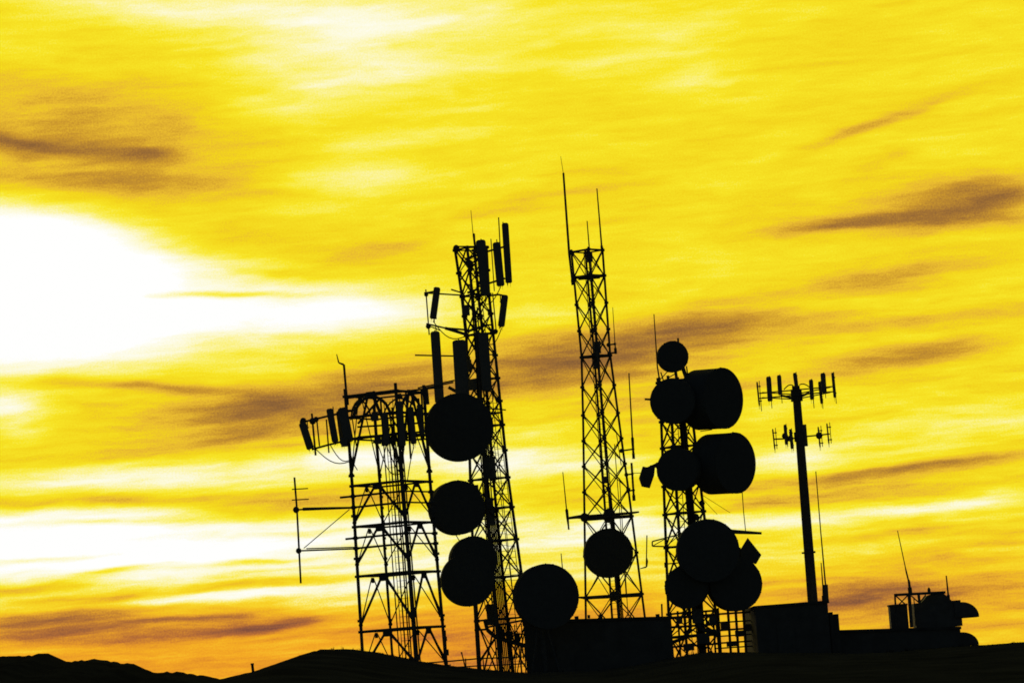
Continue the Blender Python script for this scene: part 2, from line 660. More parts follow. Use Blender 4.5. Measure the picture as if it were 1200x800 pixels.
def legs(root, T, z0, z1, r0, zs, gusset=0, thin=1.0):
    for i in range(T.n):
        r = 1.34 * r0 * (thin if i == 3 else 1)
        m = MB()
        cuts = sorted({z0, z1} | {q[0] for q in T.lv if z0 < q[0] < z1})
        m.line([T.corner(i, q) for q in cuts], r, 8)
        for q in zs:
            c = T.corner(i, q)
            m.tube(c - Vector((0, 0, .07)), c + Vector((0, 0, .07)), r * 1.9, n=8)
            if gusset:
                nb = (T.corner((i + 1) % T.n, q) - c).normalized()
                m.box(c + nb * gusset * .5, (gusset, .02, gusset * .9), (nb, Vector((-nb.y, nb.x, 0)), Vector((0, 0, 1))))
        c = T.corner(i, z0)
        m.box(c - Vector((0, 0, .03)), (r * 6, r * 6, .06))
        obj('leg', m, STEEL, root)


def rings(root, T, zs, r, name='girt_ring'):
    for q in zs:
        m = MB()
        for i in range(T.n):
            m.tube(T.corner(i, q), T.corner((i + 1) % T.n, q), r * (1.45 if i < 2 else .95), n=6)
        obj(name, m, STEEL, root)


def xbraces(root, T, zs, r):
    for za, zb in zip(zs, zs[1:]):
        for i in range(T.n):
            j = (i + 1) % T.n
            m = MB()
            off = (T.corner(i, za) + T.corner(j, za)) / 2 - T.centre(za)
            off = off.normalized() * r
            q = r * (1.4 if i < 2 else .95)
            m.tube(T.corner(i, za) + off, T.corner(j, zb) + off, q, n=6)
            m.tube(T.corner(j, za) - off, T.corner(i, zb) - off, q, n=6)
            mid = (T.corner(i, za) + T.corner(j, zb)) / 2
            m.ball(mid, r * 1.6, 6)
            obj('cross_brace', m, STEEL, root)


def kbraces(root, T, spans, r):
    """an inverted V from the middle of each face's upper rail down to both legs"""
    for zt, zb in spans:
        for i in range(T.n):
            j = (i + 1) % T.n
            m = MB()
            top = (T.corner(i, zt) + T.corner(j, zt)) / 2
            d = (T.corner(j, zt) - T.corner(i, zt)).normalized()
            q = r * (1.45 if i < 2 else .65)
            m.tube(top - d * .14, T.corner(i, zb), q, n=6)
            m.tube(top + d * .14, T.corner(j, zb), q, n=6)
            if i < 2:
                m.tube(top - d * .02, T.corner(i, zb) + Vector((.07, 0, .1)), q * .7, n=6)
            m.box(top - Vector((0, 0, .08)), (.6 if i < 2 else .3, .03, .3), (d, Vector((-d.y, d.x, 0)), Vector((0, 0, 1))))
            for k in (i, j):
                c = T.corner(k, zb)
                m.ball(c, r * 2.6, 8)
            obj('angled_brace', m, STEEL, root)


def ladder(root, base, top, width=.45, ax=Vector((1, 0, 0))):
    m = MB()
    h = ax * width * .5
    m.tube(base - h, top - h, .022, n=6)
    m.tube(base + h, top + h, .022, n=6)
    nr = int((top - base).length / .33)
    for k in range(nr):
        p = base + (top - base) * ((k + .5) / nr)
        m.tube(p - h, p + h, .013, n=5)
    obj('ladder', m, STEEL, root)


def cables(root, paths, r=.028):
    for p in paths:
        obj('cable', MB().line(p, r, 6), RUBBER, root)


# ---------------------------------------------------------------- antennas
def drum(name, label, px, py, Y, rpx, depth, yaw=0, tilt=0, group=None, support=None, back='bowl', cat='dish antenna', ry=None):
    """shrouded microwave dish: yaw turns its face from the viewer (0) towards the right"""
    c = W(px, py, Y)
    rad = rpx * PXM(Y)
    a_ = R(yaw)
    ax = Vector((math.sin(a_) * math.cos(R(tilt)), -math.cos(a_) * math.cos(R(tilt)), math.sin(R(tilt))))
    root = thing(name, label, cat, c, group)
    sh = MB().lathe(c, ax, [(-depth * .5 - .02, rad * .97), (-depth * .5, rad * 1.0), (depth * .5 - .05, rad), (depth * .5 - .05, rad * 1.012), (depth * .5, rad * 1.012), (depth * .5, rad * .985)], 64)
    lx = ax.orthogonal().normalized()
    ly = ax.cross(lx)
    nl = max(10, int(rad * 11))
    for k in range(nl):
        t_ = 2 * math.pi * (k + .3 * math.sin(k * 3.1)) / nl
        o_ = lx * math.cos(t_) + ly * math.sin(t_)
        sh.box(c + ax * (depth * .5 - .06) + o_ * (rad * 1.012 + .004), (.04, .07, .06), (o_, ax, o_.cross(ax)))
    obj('shroud', sh, PAINT, root)
    bw = []
    for k in range(9):
        q = k / 8
        bw.append((-depth * .5 - .03 - rad * .34 * (1 - q * q), max(.1, rad * .965 * q)))
    obj('reflector', MB().lathe(c, ax, bw, 48), PAINT, root)
    fr = []
    for k in range(7):
        q = k / 6
        fr.append((depth * .5 + .004 + .05 * q * q * 1.0, rad * .98 * math.sqrt(max(0, 1 - q * q * .9999))))
    obj('radome', MB().lathe(c, ax, fr, 48), FABRIC, root)
    hub = c - ax * (depth * .5 + rad * .34)
    side = ax.cross(Vector((0, 0, 1))).normalized()
    upv = side.cross(ax).normalized()
    mt = MB()
    mt.lathe(hub, -ax, [(0, .16), (.22, .16), (.22, .1), (.34, .1)], 16)
    pole = hub - ax * .42
    mt.tube(pole - Vector((0, 0, rad * .7)), pole + Vector((0, 0, rad * .7)), .057, n=10)
    for s_ in (-1, 1):
        mt.tube(pole + Vector((0, 0, s_ * rad * .5)), c - ax * (depth * .5 + .05) + upv * (s_ * rad * .62), .03, n=6)
        mt.box(pole + Vector((0, 0, s_ * rad * .3)), (.2, .2, .08))
    obj('mount', mt, STEEL, root)
    if support is not None:
        s2 = MB()
        for q in support:
            for dz in (-rad * .45, rad * .45):
                tgt = Vector(q)
                s2.tube(pole + Vector((0, 0, dz)), Vector((tgt.x, tgt.y, pole.z + dz)), .04, n=6)
        obj('support_arm', s2, STEEL, root)
    return root


def panel(name, label, top, bot, wpx, Y, group=None, depth=.16, pipe=(.18, .18), pside=0, dy=0, prx=.03, cat='panel antenna', tie=None):
    """sector antenna: rounded slab on a mount pipe with two clamps; top and bot are photo pixels of its end caps"""
    a_, b_ = at_depth(top[0], top[1], Y, dy), at_depth(bot[0], bot[1], Y, dy)
    w = wpx * PXM(Y)
    root = thing(name, label, cat, b_, group)
    d = (a_ - b_).normalized()
    fw = Vector((0, -1, 0))
    fw = (fw - d * fw.dot(d)).normalized()
    sx = d.cross(fw).normalized()
    ring = []
    for k in range(16):
        t_ = 2 * math.pi * k / 16
        cc, ss = math.cos(t_), math.sin(t_)
        q = lambda u: math.copysign(abs(u) ** .5, u)
        ring.append((q(cc) * w * .5, q(ss) * depth * .5))
    m = MB()
    Ln = (a_ - b_).length
    vs = []
    prof = ((0, .7), (.04, .93), (.09, 1), (Ln - .12, 1), (Ln - .05, .9), (Ln, .6))
    for (h, sc_) in prof:
        for (u, v_) in ring:
            vs.append(b_ + d * h + sx * (u * sc_) + fw * (v_ * sc_))
    fs = []
    for k in range(5):
        for i in range(16):
            fs.append((k * 16 + i, k * 16 + (i + 1) % 16, (k + 1) * 16 + (i + 1) % 16, (k + 1) * 16 + i))
    fs.append(tuple(range(15, -1, -1)))
    fs.append(tuple(range(80, 96)))
    m.add(vs, fs)
    obj('radome', m, PLASTIC, root)
    mid = (a_ + b_) / 2
    pc = mid - fw * (depth * .5 + .12) + sx * (pside * PXM(Y))
    up = Vector((0, 0, 1))
    hz = abs(a_.z - b_.z) / 2
    obj('mount_pipe', MB().tube(pc - up * (hz + pipe[1]), pc + up * (hz + pipe[0]), prx, n=8), STEEL, root)
    for s_ in (-.62, .62):
        q1 = mid + d * (Ln * .5 * s_) - fw * depth * .5
        q2 = Vector((pc.x, pc.y, q1.z))
        br = MB().box(q1, (min(w, .16), .07, .09), (sx, fw, d)).tube(q1, q2, .03, n=6).box(q2, (.12, .12, .07))
        obj('bracket', br, STEEL, root)
    for s_ in (-.22, .22):
        p = b_ + sx * (w * s_)
        obj('connector', MB().tube(p + d * .01, p - d * .07, .014, n=6).tube(p - d * .06, p - d * .22 - fw * .1, .008, n=5), RUBBER, root)
    if tie is not None:
        obj('stand_off', MB().tube(pc, tie, .035, n=6), STEEL, root)
    return root


def whip(name, label, pts, Y, group=None, dy=0, base=None, arm=None, arms=None, cat='whip antenna', clamp=True):
    """pts: (px, py, radius in metres) from tip to foot"""
    P = [at_depth(a_, b_, Y, dy) for a_, b_, _ in pts]
    root = thing(name, label, cat, P[-1], group)
    obj('rod', MB().line(P, [q[2] * 1.2 for q in pts], 8), FIBRE, root)
    d = (P[-2] - P[-1]).normalized()
    if clamp:
        obj('base_clamp', MB().tube(P[-1] - d * .02, P[-1] + d * .32, max(.045, pts[-1][2] * 1.7), n=8), STEEL, root)
    for q in (arms or []):
        a_, b_ = at_depth(q[0][0], q[0][1], Y, dy), at_depth(q[1][0], q[1][1], Y, q[2] if len(q) > 2 else 0)
        m = MB().tube(a_, b_, .05, n=6)
        m.ball(a_, .09, 8)
        m.ball(b_, .13, 8)
        obj('side_arm', m, STEEL, root)
    return root


# ================================================================ TOWER A : the square scaffold tower
TA = Lattice(YA, [((405, 458), (496, 451)), ((413.5, 570), (503.5, 562)), ((425, 757), (520, 750)), ((428, 800), (523.5, 793))], -17.7)
zA = lambda py: TA.zpx(py, 415)
gA = ground_z(W(470, 770, YA).x, YA) - .25
rA = thing('lattice_tower', 'square lattice tower of straight steel pipes, widest and lowest, on the knoll', 'tower', TA.centre(gA))
ringsA = [zA(q) for q in (465, 490, 515, 570, 618, 676, 741)]
legs(rA, TA, gA, zA(456), .068, ringsA + [zA(q) for q in (582, 595, 631, 643, 558, 605, 655, 728)], 0, .6)
rings(rA, TA, ringsA, .055)
kbraces(rA, TA, [(zA(464), zA(556)), (zA(572), zA(613)), (zA(621), zA(662)), (zA(679), zA(733)), (zA(744), gA + .1)], .05)
# pipe rails clamped across the faces, some stick out to the left
for (py, lx) in ((582, 396), (595, 412), (631, 400), (643, 412)):
    m = MB()
    near, far = TA.corner(1, zA(py)), TA.corner(3, zA(py))
    lft, rgt = TA.corner(2, zA(py)), TA.corner(0, zA(py))
    o_ = Vector((0, -.12, 0))
    ex = (lft - near).normalized()
    m.tube(near + o_, lft + o_ + ex * max(0, (413 - lx) * PXM(YA)), .062, n=6)
    m.tube(near + o_, rgt + o_, .05, n=6)
    for p in (near, lft, rgt):
        m.ball(p + o_ * .5, .15, 8)
    obj('pipe_rail', m, STEEL, rA)
# curved head brackets under the top ring
for i in range(4):
    a_, b_ = TA.corner(i, zA(492)), TA.corner((i + 1) % 4, zA(492))
    m = MB()
    pts = []
    for k in range(9):
        q = k / 8
        pts.append(a_ + (b_ - a_) * (.12 + .76 * q) + Vector((0, 0, 1.15 * math.sin(math.pi * q) ** .6)))
    m.line(pts, .085 if i < 2 else .05, 8)
    obj('arched_brace', m, STEEL, rA)
zc = zA(470)
ladder(rA, TA.centre(gA) + Vector((.15, .3, 0)), TA.centre(zc) + Vector((.15, .3, 0)), .5)
ca = []
for k in range(6):
    ox = .12 + .16 * k + .03 * math.sin(k * 2.1)
    oy = -.75 + .14 * (k % 3)
    ca.append([TA.centre(gA) + Vector((ox, oy, 0)), TA.centre(zA(660)) + Vector((ox + .05 * math.sin(k), oy, 0)), TA.centre(zA(545)) + Vector((ox * .9, oy, 0)), TA.centre(zA(488)) + Vector((ox * .6 + .2 * math.sin(k * 1.7), oy * .6, 0))])
cables(rA, ca, .042)
for (dx, dyy) in ((-.72, .5), (-.3, .9)):
    obj('conduit', MB().tube(TA.centre(gA) + Vector((dx, dyy, 0)), TA.centre(zA(500)) + Vector((dx, dyy, 0)), .035, n=6), STEEL, rA)
for k, (pa, pb, sag) in enumerate((((371, 527), (416, 540), 10), ((388, 522), (417, 536), 12), ((455, 526), (476, 560), 6), ((444, 522), (470, 556), 14), ((486, 524), (478, 566), -4), ((409, 520), (420, 552), 5))):
    pts = [at_depth(pa[0] + (pb[0] - pa[0]) * q / 8, pa[1] + (pb[1] - pa[1]) * q / 8 + sag * math.sin(math.pi * q / 8), YA, -1.2) for q in range(9)]
    obj('cable', MB().line(pts, .028, 6), RUBBER, rA)
# antenna frame sticking out on the left
m = MB()
J = lambda px, py, dy=-.5: at_depth(px, py, YA, dy)
m.line([J(352, 496), J(368, 492), J(416, 481)], .06, 6)
m.line([J(366, 527), J(384, 522), J(417, 514)], .06, 6)
m.ball(J(367, 494), .2, 8).ball(J(371, 492), .16, 8).ball(J(356, 494), .2, 8)
m.tube(J(416, 481), TA.corner(2, J(416, 481).z), .045, n=6).tube(J(417, 514), TA.corner(2, J(417, 514).z), .045, n=6)
m.tube(J(366, 485), J(370.5, 534), .06, n=6).tube(J(372, 494), J(375, 523), .045, n=6).tube(J(383, 492), J(386, 531), .045, n=6)
m.tube(J(412, 482), J(418, 523), .035, n=6)
m.tube(J(420, 497), J(446, 467), .075, n=6).tube(J(456, 485), J(472, 510), .05, n=6).tube(J(484, 466), J(497, 480), .06, n=6).tube(J(484, 466), J(478, 490), .06, n=6)
m.tube(J(417, 476), J(422, 470), .05, n=6).tube(J(417, 473), J(414, 490), .05, n=6)
obj('antenna_frame', m, STEEL, rA)
m = MB()
for (px, y0, y1, dy) in ((439, 478, 536, -1.6), (447, 470, 520, -1.2), (477, 462, 540, -2.1), (461, 480, 524, -1.9), (491, 468, 517, -1.0), (497, 458, 516, -.9)):
    m.tube(J(px, y0, dy), J(px + (y1 - y0) * .075, y1, dy), .06, n=6)
for (p, q) in (((417, 490), (497, 484)), ((420, 502), (500, 497)), ((420, 514), (503, 507)), ((438, 520), (500, 516))):
    m.tube(J(p[0], p[1], -1.35), J(q[0], q[1], -1.35), .055, n=6)
obj('antenna_frame', m, STEEL, rA)
obj('top_rail', MB().tube(J(405, 467, -.3), J(520, 454, -.6), .055, n=6).tube(J(494, 456, -.6), J(497, 516, -.6), .06, n=6).tube(J(497, 456, -.6), J(531, 447, .5), .045, n=6), STEEL, rA)
for (px, py) in ((441, 490), (444, 517), (452, 519), (470, 520), (475, 512), (484, 512), (463, 514), (493, 490), (405, 520)):
    obj('remote_radio_unit', MB().box(J(px, py, -1.6), (.36, .3, .5)), PLASTIC, rA)

g = 'panel antennas on the square pipe tower'
panel('panel_antenna', 'slanted panel antenna at the outer left end of the pipe tower frame', (355, 496), (365, 527), 9, YA, g, .2, (.1, .1), 2, -.8)
panel('panel_antenna', 'longer panel antenna with rounded top, third from outer end of left frame', (387, 480), (394, 519), 8, YA, g, .25, (.1, .15), 2, -.9)
panel('panel_antenna', 'thick dark panel antenna nearest the left leg of the pipe tower', (402, 479), (410, 519), 11.5, YA, g, .3, (.1, .2), 1, -1.0)
panel('panel_antenna', 'narrow panel antenna half behind the thick one beside left tower leg', (397, 482), (402, 521), 6, YA, g, .2, (.2, .1), 1, -.4)
panel('panel_antenna', 'left one of the upright panel antennas inside the pipe tower top', (452.5, 487), (455.5, 524), 7, YA, g, .2, (.2, .4), 0, -2.4)
panel('panel_antenna', 'middle upright panel antenna in front of the pipe tower near leg', (470, 474), (474, 526), 7.5, YA, g, .2, (.2, .3), 0, -2.7)
panel('panel_antenna', 'right one of the upright panel antennas inside the pipe tower top', (482.5, 480), (486.5, 523), 7, YA, g, .2, (.2, .1), 0, -2.3)
panel('panel_antenna', 'short panel antenna at the right edge of the pipe tower beside the dish', (492, 476), (495.5, 513), 6, YA, g, .2, (.2, .1), 0, -1.6)
whip('whip_antenna', 'crooked whip antenna on a stepped pole above pipe tower left corner', [(394.5, 415, .02), (397, 425, .035), (402.5, 427, .05), (403, 427, .055), (404.5, 445, .055), (407, 474, .06)], YA)
# side-arm dipole mast
c0 = W(350, 640, YA)
rD = thing('dipole_antenna', 'tall upright dipole mast held out left of the pipe tower on two booms', 'antenna', W(352, 682, YA))
obj('mast', MB().line([W(345, 559, YA), W(348, 597, YA), W(352.5, 683, YA)], .055, 8), STEEL, rD)
for (py, x0, x1) in ((572.5, 342, 361), (585, 342, 362)):
    obj('element', MB().tube(W(x0, py + .6, YA), W(x1, py - .5, YA), .032, n=6), STEEL, rD)
up_b = MB().tube(W(347, 597, YA), W(357, 596.5, YA), .05, n=6).tube(W(355, 596.2, YA), W(415, 595, YA) + Vector((0, -.5, 0)), .095, .06, n=8)
up_b.ball(W(347, 597, YA), .19, 8)
obj('boom', up_b, STEEL, rD)
lo_b = MB().tube(W(350, 645, YA), W(416, 643, YA) + Vector((0, -.5, 0)), .045, n=6).tube(W(359, 642.5, YA), W(416, 641, YA) + Vector((0, -.3, 0)), .035, n=6)
lo_b.ball(W(350, 645, YA), .17, 8)
obj('boom', lo_b, STEEL, rD)
obj('stay', MB().tube(W(356, 642, YA), W(410, 597, YA) + Vector((0, -.5, 0)), .025, n=6), STEEL, rD)

# ================================================================ TOWER B : crowded tapering tower
TB = Lattice(YB, [((533, 291), (570, 288)), ((541.5, 348), (573, 346)), ((546.5, 394), (578, 391)), ((551, 560), (595, 556)), ((556, 690), (613, 685)), ((562, 790), (627, 784))], 12)
zB = lambda py: TB.zpx(py, 560)
gB = ground_z(W(590, 780, YB).x, YB) - .25
rB = thing('lattice_tower', 'tapering lattice tower crowded with panels above and round dishes below', 'tower', TB.centre(gB))
bz = [zB(q) for q in (291, 318, 346, 369, 392, 418, 445, 472, 500, 530, 562, 597, 635, 678, 727)] + [gB]
legs(rB, TB, gB, zB(289), .062, bz[:-1], .22)
xbraces(rB, TB, bz, .036)
rings(rB, TB, [bz[i] for i in (0, 2, 4, 6, 8, 10, 11, 12, 13, 14)], .04)
m = MB().line([TB.corner(2, zB(393)) + Vector((0, -.1, 0)), TB.corner(2, zB(346)) + Vector((0, -.1, 0))], .1, 8)
obj('leg_sleeve', m, STEEL, rB)
obj('leg_sleeve', MB().line([TB.corner(2, gB) + Vector((0, 0, .05)), TB.corner(2, zB(690))], .13, 8), STEEL, rB)
cb = MB()
ladder(rB, TB.centre(gB) + Vector((.55, -.3, 0)), TB.centre(zB(300)) + Vector((.1, -.2, 0)), .5)
ladder(rB, TB.centre(gB) + Vector((1.1, .3, 0)), TB.centre(zB(470)) + Vector((.5, .2, 0)), .45)
ca = []
for k in range(10):
    ox = -.55 + .1 * k
    zt = zB((395, 330, 470, 300, 400, 520, 360, 600, 450, 390)[k])
    ca.append([TB.centre(gB) + Vector((ox, -.4, 0)), TB.centre(zB(600)) + Vector((ox * .8, -.35, 0)), TB.centre((zB(600) + zt) / 2) + Vector((ox * .7 + .04 * math.sin(k), -.3, 0)), TB.centre(zt) + Vector((ox * .5, -.2, 0))])
cables(rB, ca, .04)
for pa, pb, sag in (((510, 477), (545, 520), 6), ((566, 350), (556, 380), 6), ((586, 340), (564, 356), 9), ((588, 386), (572, 404), 8), ((568, 462), (560, 500), 5), ((508, 378), (545, 396), 10), ((534, 626), (562, 650), 8), ((566, 690), (572, 720), 6)):
    pts = [at_depth(pa[0] + (pb[0] - pa[0]) * q / 8, pa[1] + (pb[1] - pa[1]) * q / 8 + sag * math.sin(math.pi * q / 8), YB, -.9) for q in range(9)]
    obj('cable', MB().line(pts, .028, 6), RUBBER, rB)
JB = lambda px, py, dy=-.9: at_depth(px, py, YB, dy)
m = MB()
m.tube(JB(533, 291), JB(560, 291), .045, n=6).tube(JB(545, 306), JB(562, 300), .08, n=6).tube(JB(560, 300), JB(592, 291), .06, n=6)
m.tube(JB(548, 345), JB(562, 340), .07, n=6).tube(JB(560, 338), JB(592, 328), .06, n=6).tube(JB(557, 348), JB(574, 347), .07, n=6)
m.tube(JB(584.5, 257), JB(588.5, 334), .035, n=6).tube(JB(575.5, 282), JB(579.5, 343), .03, n=6)
m.tube(JB(556, 276), JB(560, 350), .05, n=6)
m.tube(JB(538, 296), JB(556, 318), .04, n=6).tube(JB(540, 330), JB(556, 308), .05, n=6)
m.ball(JB(535, 293), .2, 8).ball(JB(551, 311), .22, 8)
obj('antenna_frame', m, STEEL, rB)
m = MB()
m.tube(JB(497.5, 345), JB(545, 348), .045, n=6).tube(JB(500, 345), JB(511, 343), .05, n=6)
m.tube(JB(500, 381), JB(522, 386), .05, n=6).tube(JB(522, 386), JB(545, 388), .06, n=6).tube(JB(502, 383), JB(517, 389), .035, n=6)
m.tube(JB(499.5, 341), JB(503.5, 394), .04, n=6).tube(JB(511, 383), JB(512, 395), .03, n=6).tube(JB(509, 376), JB(509.5, 379), .04, n=6)
m.ball(JB(500, 347), .13, 8).ball(JB(502.5, 384), .16, 8)
m.tube(JB(529, 341), JB(545, 346), .045, n=6)
m.tube(JB(522, 386), JB(545, 393), .09, n=6).tube(JB(545, 391), JB(572, 382), .08, n=6)
obj('antenna_frame', m, STEEL, rB)
m = MB()
m.tube(JB(570, 349), JB(584, 347), .055, n=6).tube(JB(582, 346.5), JB(594, 349), .055, n=6).tube(JB(563, 383), JB(578, 382), .045, n=6)
m.tube(JB(572, 386), JB(582, 391), .045, n=6).tube(JB(577.5, 345), JB(582, 393), .035, n=6).tube(JB(585, 386), JB(588, 384), .04, n=6)
m.ball(JB(581, 390), .15, 8)
obj('antenna_frame', m, STEEL, rB)
m = MB()
m.tube(JB(487, 418, -1.1), JB(533, 419, -1.1), .045, n=6).tube(JB(570, 417), JB(580, 417), .04, n=6)
m.tube(JB(490, 456), JB(533, 447), .045, n=6).tube(JB(572, 446), JB(583, 473), .06, n=6)
m.tube(JB(560, 478, -.6), JB(593, 481, -.6), .04, n=6).tube(JB(576, 485, -.6), JB(588, 484, -.6), .06, n=6).tube(JB(500, 455), JB(502, 475), .1, n=6)
m.tube(JB(515, 455), JB(516, 472), .08, n=6).tube(JB(526, 455), JB(535, 460), .1, n=6)
ring_c = JB(570, 467)
for k in range(14):
    a0, a1 = 2 * math.pi * k / 14, 2 * math.pi * (k + 1) / 14
    m.tube(ring_c + Vector((math.cos(a0) * .42, 0, math.sin(a0) * .42)), ring_c + Vector((math.cos(a1) * .42, 0, math.sin(a1) * .42)), .025, n=5)
obj('antenna_frame', m, STEEL, rB)
for (px, py, w_, h_) in ((548, 430, .5, .7), (553, 452, .6, .6), (546, 365, .45, .6), (575, 548, .6, 1.2), (556, 575, .5, .6), (574, 600, .5, 1.6), (576, 720, .55, 1.2)):
    obj('equipment_box', MB().box(JB(px, py, -.7), (w_, .35, h_)), PLASTIC, rB)
# cable bridge from the tower foot to the building
m = MB()
br = [JB(568, 726, -.4), JB(571, 738, -.4), JB(580, 746, -.5), JB(594, 751, -.7), JB(616, 757, -1.0)]
for k in range(4):
    o_ = Vector((0, .25 * k, .02 * k))
    m.line([p + o_ for p in br], .1, 8)
for k in range(9):
    q = JB(571 + 4.8 * k, 736 + 2 * k, -.4)
m.tube(JB(570, 735), JB(616, 726), .06, n=6).tube(JB(585, 741), JB(616, 743), .05, n=6)
for px in (586, 594, 603, 611):
    m.tube(JB(px, 733 - (px - 586) * .1, -.6), JB(px + 2.5, 772, -.6), .035, n=6)
m.tube(JB(596, 727, -.6), JB(604, 757, -.6), .04, n=6).tube(JB(612, 727, -.6), JB(600, 748, -.6), .04, n=6)
for px in (588, 598, 606):
    m.box(JB(px, 742 + (px - 588) * .25, -.6), (.34, .3, .5))
obj('cable_bridge', m, STEEL, rB)
m = MB().tube(JB(562, 775, -.4), JB(580, 748, -.4), .07, n=8).tube(JB(556, 738, -.4), JB(572, 737, -.4), .06, n=6)
obj('knee_brace', m, STEEL, rB)

g = 'panel antennas on the crowded tapering tower'
panel('panel_antenna', 'broad upright panel antenna against the top of the crowded tower', (563.5, 284), (569.5, 349), 11.5, YB, g, .3, (.1, .3), 0, -1.2)
panel('panel_antenna', 'middle panel antenna of the trio at the crowded tower top', (582, 287), (587, 338), 9.5, YB, g, .25, (.2, .1), 0, -1.3)
panel('panel_antenna', 'topmost and outermost panel antenna of the crowded tower trio', (592, 264), (596.5, 334), 8, YB, g, .25, (.1, .1), -2, -1.1)
panel('panel_antenna', 'tilted panel antenna hung on a bracket frame left of crowded tower', (513, 339), (508, 376), 8, YB, g, .25, (.02, .0), 0, -1.2)
panel('panel_antenna', 'tilted panel antenna hung on a bracket right of the crowded tower', (592, 348), (587.5, 385), 8, YB, g, .25, (.02, .0), -2, -1.2)
panel('panel_antenna', 'long upright panel antenna left of crowded tower above the largest dish', (510.5, 391), (516, 474), 11, YB, g, .3, (.1, .2), 0, -1.5)
panel('panel_antenna', 'broadest panel antenna on the left leg of crowded tower above the dish', (538.5, 401), (543, 474), 16, YB, g, .3, (.1, .2), 0, -1.5)
panel('panel_antenna', 'long panel antenna inside the right half of the crowded tower', (566.5, 392), (571, 460), 12, YB, g, .3, (.1, .2), 0, -1.3)
whip('whip_antenna', 'thin whip on a short thick rod at the crowded tower top', [(552, 248, .012), (554.5, 275, .018), (555, 275.5, .05), (558, 298, .06)], YB, None, -.6)

bleg = lambda py: TB.corner(1, zB(py))
g = 'round dishes on the crowded tower'
drum('dish_antenna', 'largest dish of the crowded tower, just under its long panels', 537.5, 501, YB - 2.6, 39.5, .9, 10, 0, g, [bleg(501)])
drum('dish_antenna', 'second dish down the crowded tower, in the gap below the largest', 534.5, 595, YB - 2.3, 31.5, 1.1, 16, 0, g, [bleg(595)])
drum('dish_antenna', 'upper dish of the overlapping lower pair on the crowded tower', 554, 656, YB - 2.1, 27.5, .9, 12, 0, g, [bleg(656)])
drum('dish_antenna', 'lowest dish of the crowded tower, overlapping the one above', 547.5, 679, YB - 3.5, 31, .8, 8, 0, g, [bleg(679)])

# ================================================================ TOWER C : slender tower with whips
TC = Lattice(YC, [((669.5, 294), (706, 291)), ((681.5, 418), (715, 415)), ((683.5, 500), (726, 497)), ((684.5, 577), (736.5, 574)), ((686.5, 725), (755.5, 721)), ((687.5, 790), (764, 786))], -5)
zC = lambda py: TC.zpx(py, 705)
gC = ground_z(W(720, 780, YC).x, YC) - .25
rC = thing('lattice_tower', 'slender tallest lattice tower with whip antennas and one dish near its foot', 'tower', TC.centre(gC))
cz = [zC(q) for q in (293, 323, 355, 386, 417, 452, 485, 515, 545, 575, 607, 650, 699, 745)] + [gC]
legs(rC, TC, gC, zC(290), .05, cz[:-1], .16)
xbraces(rC, TC, cz, .03)
rings(rC, TC, [cz[i] for i in (0, 1, 4, 10, 12)], .045)
for q in (323, 417, 607, 699):
    m = MB()
    zz = zC(q)
    for i in range(4):
        m.tube(TC.corner(i, zz), TC.corner((i + 2) % 4, zz), .1 if q > 320 else .08, n=6)
        m.ball(TC.corner(i, zz), .11, 8)
    m.ball(TC.centre(zz), .3 if q > 400 else .2, 8)
    obj('cross_frame', m, STEEL, rC)
obj('rest_platform', MB().box(TC.centre(zC(324)), (1.3, 1.3, .1)), STEEL, rC)
ladder(rC, TC.centre(gC) + Vector((.1, .3, 0)), TC.centre(zC(296)) + Vector((0, .2, 0)), .4)
ca = []
for k in range(6):
    ox = .2 + .07 * k
    zt = zC((300, 325, 420, 530, 415, 610)[k])
    ca.append([TC.centre(gC) + Vector((ox, -.2, 0)), TC.centre(zC(600)) + Vector((ox * .6, -.2, 0)), TC.centre(zt) + Vector((ox * .3, -.1, 0))])
cables(rC, ca, .028)
for (px, y0, y1, dx) in ((722, 505, 545, 6), (720, 520, 700, 14), (726, 560, 722, 10)):
    obj('conduit', MB().tube(W(px, y0, YC + .6), W(px + dx, y1, YC + .6), .025, n=6), STEEL, rC)
for (px, py, w_, h_) in ((691, 301, .35, .6), (700, 407, .4, .7), (699, 426, .4, .6), (709, 562, .3, .4)):
    obj('equipment_box', MB().box(W(px, py, YC - .5), (w_, .3, h_)), PLASTIC, rC)
m = MB().line([W(664.5, 607, YC - .2), W(676, 605.5, YC - .2), W(684, 605, YC - .2)], [.07, .1, .14], 8).line([W(684, 605, YC - .2), W(737, 601, YC - .2), W(749, 599.5, YC - .2)], [.09, .08, .05], 8)
m.ball(W(685, 606, YC - .2), .28, 8).ball(W(714, 603, YC - .2), .4, 8)
obj('side_arm', m, STEEL, rC)
m = MB().line([W(677, 699.5, YC - .2), W(687, 700, YC - .2), W(722, 698, YC - .2), W(753, 697.5, YC - .2)], [.05, .1, .12, .06], 8)
obj('side_arm', m, STEEL, rC)
g = 'whip antennas on the slender tower'
whip('whip_antenna', 'longest whip, thick rod rising from the slender tower top left corner', [(657, 184, .01), (660, 203, .014), (660.2, 203.5, .05), (667, 298, .06), (671, 334, .045)], YC, g, -.2, arms=[((667.5, 298), (671, 296)), ((670.5, 330), (673, 328))])
whip('whip_antenna', 'tall thin whip on the slender tower top right corner', [(699.5, 221, .028), (705.5, 294, .045)], YC, g, 0)
whip('whip_antenna', 'shortest whip standing at the middle of the slender tower top', [(688, 259, .025), (691.5, 303, .035)], YC, g, 0)
whip('whip_antenna', 'faint thin whip on a small square bracket right of slender tower', [(718, 360, .014), (720.5, 400, .022), (721.5, 414, .05)], YC, g, 0, arms=[((720.5, 403), (713, 404)), ((721.3, 413), (714, 414))])
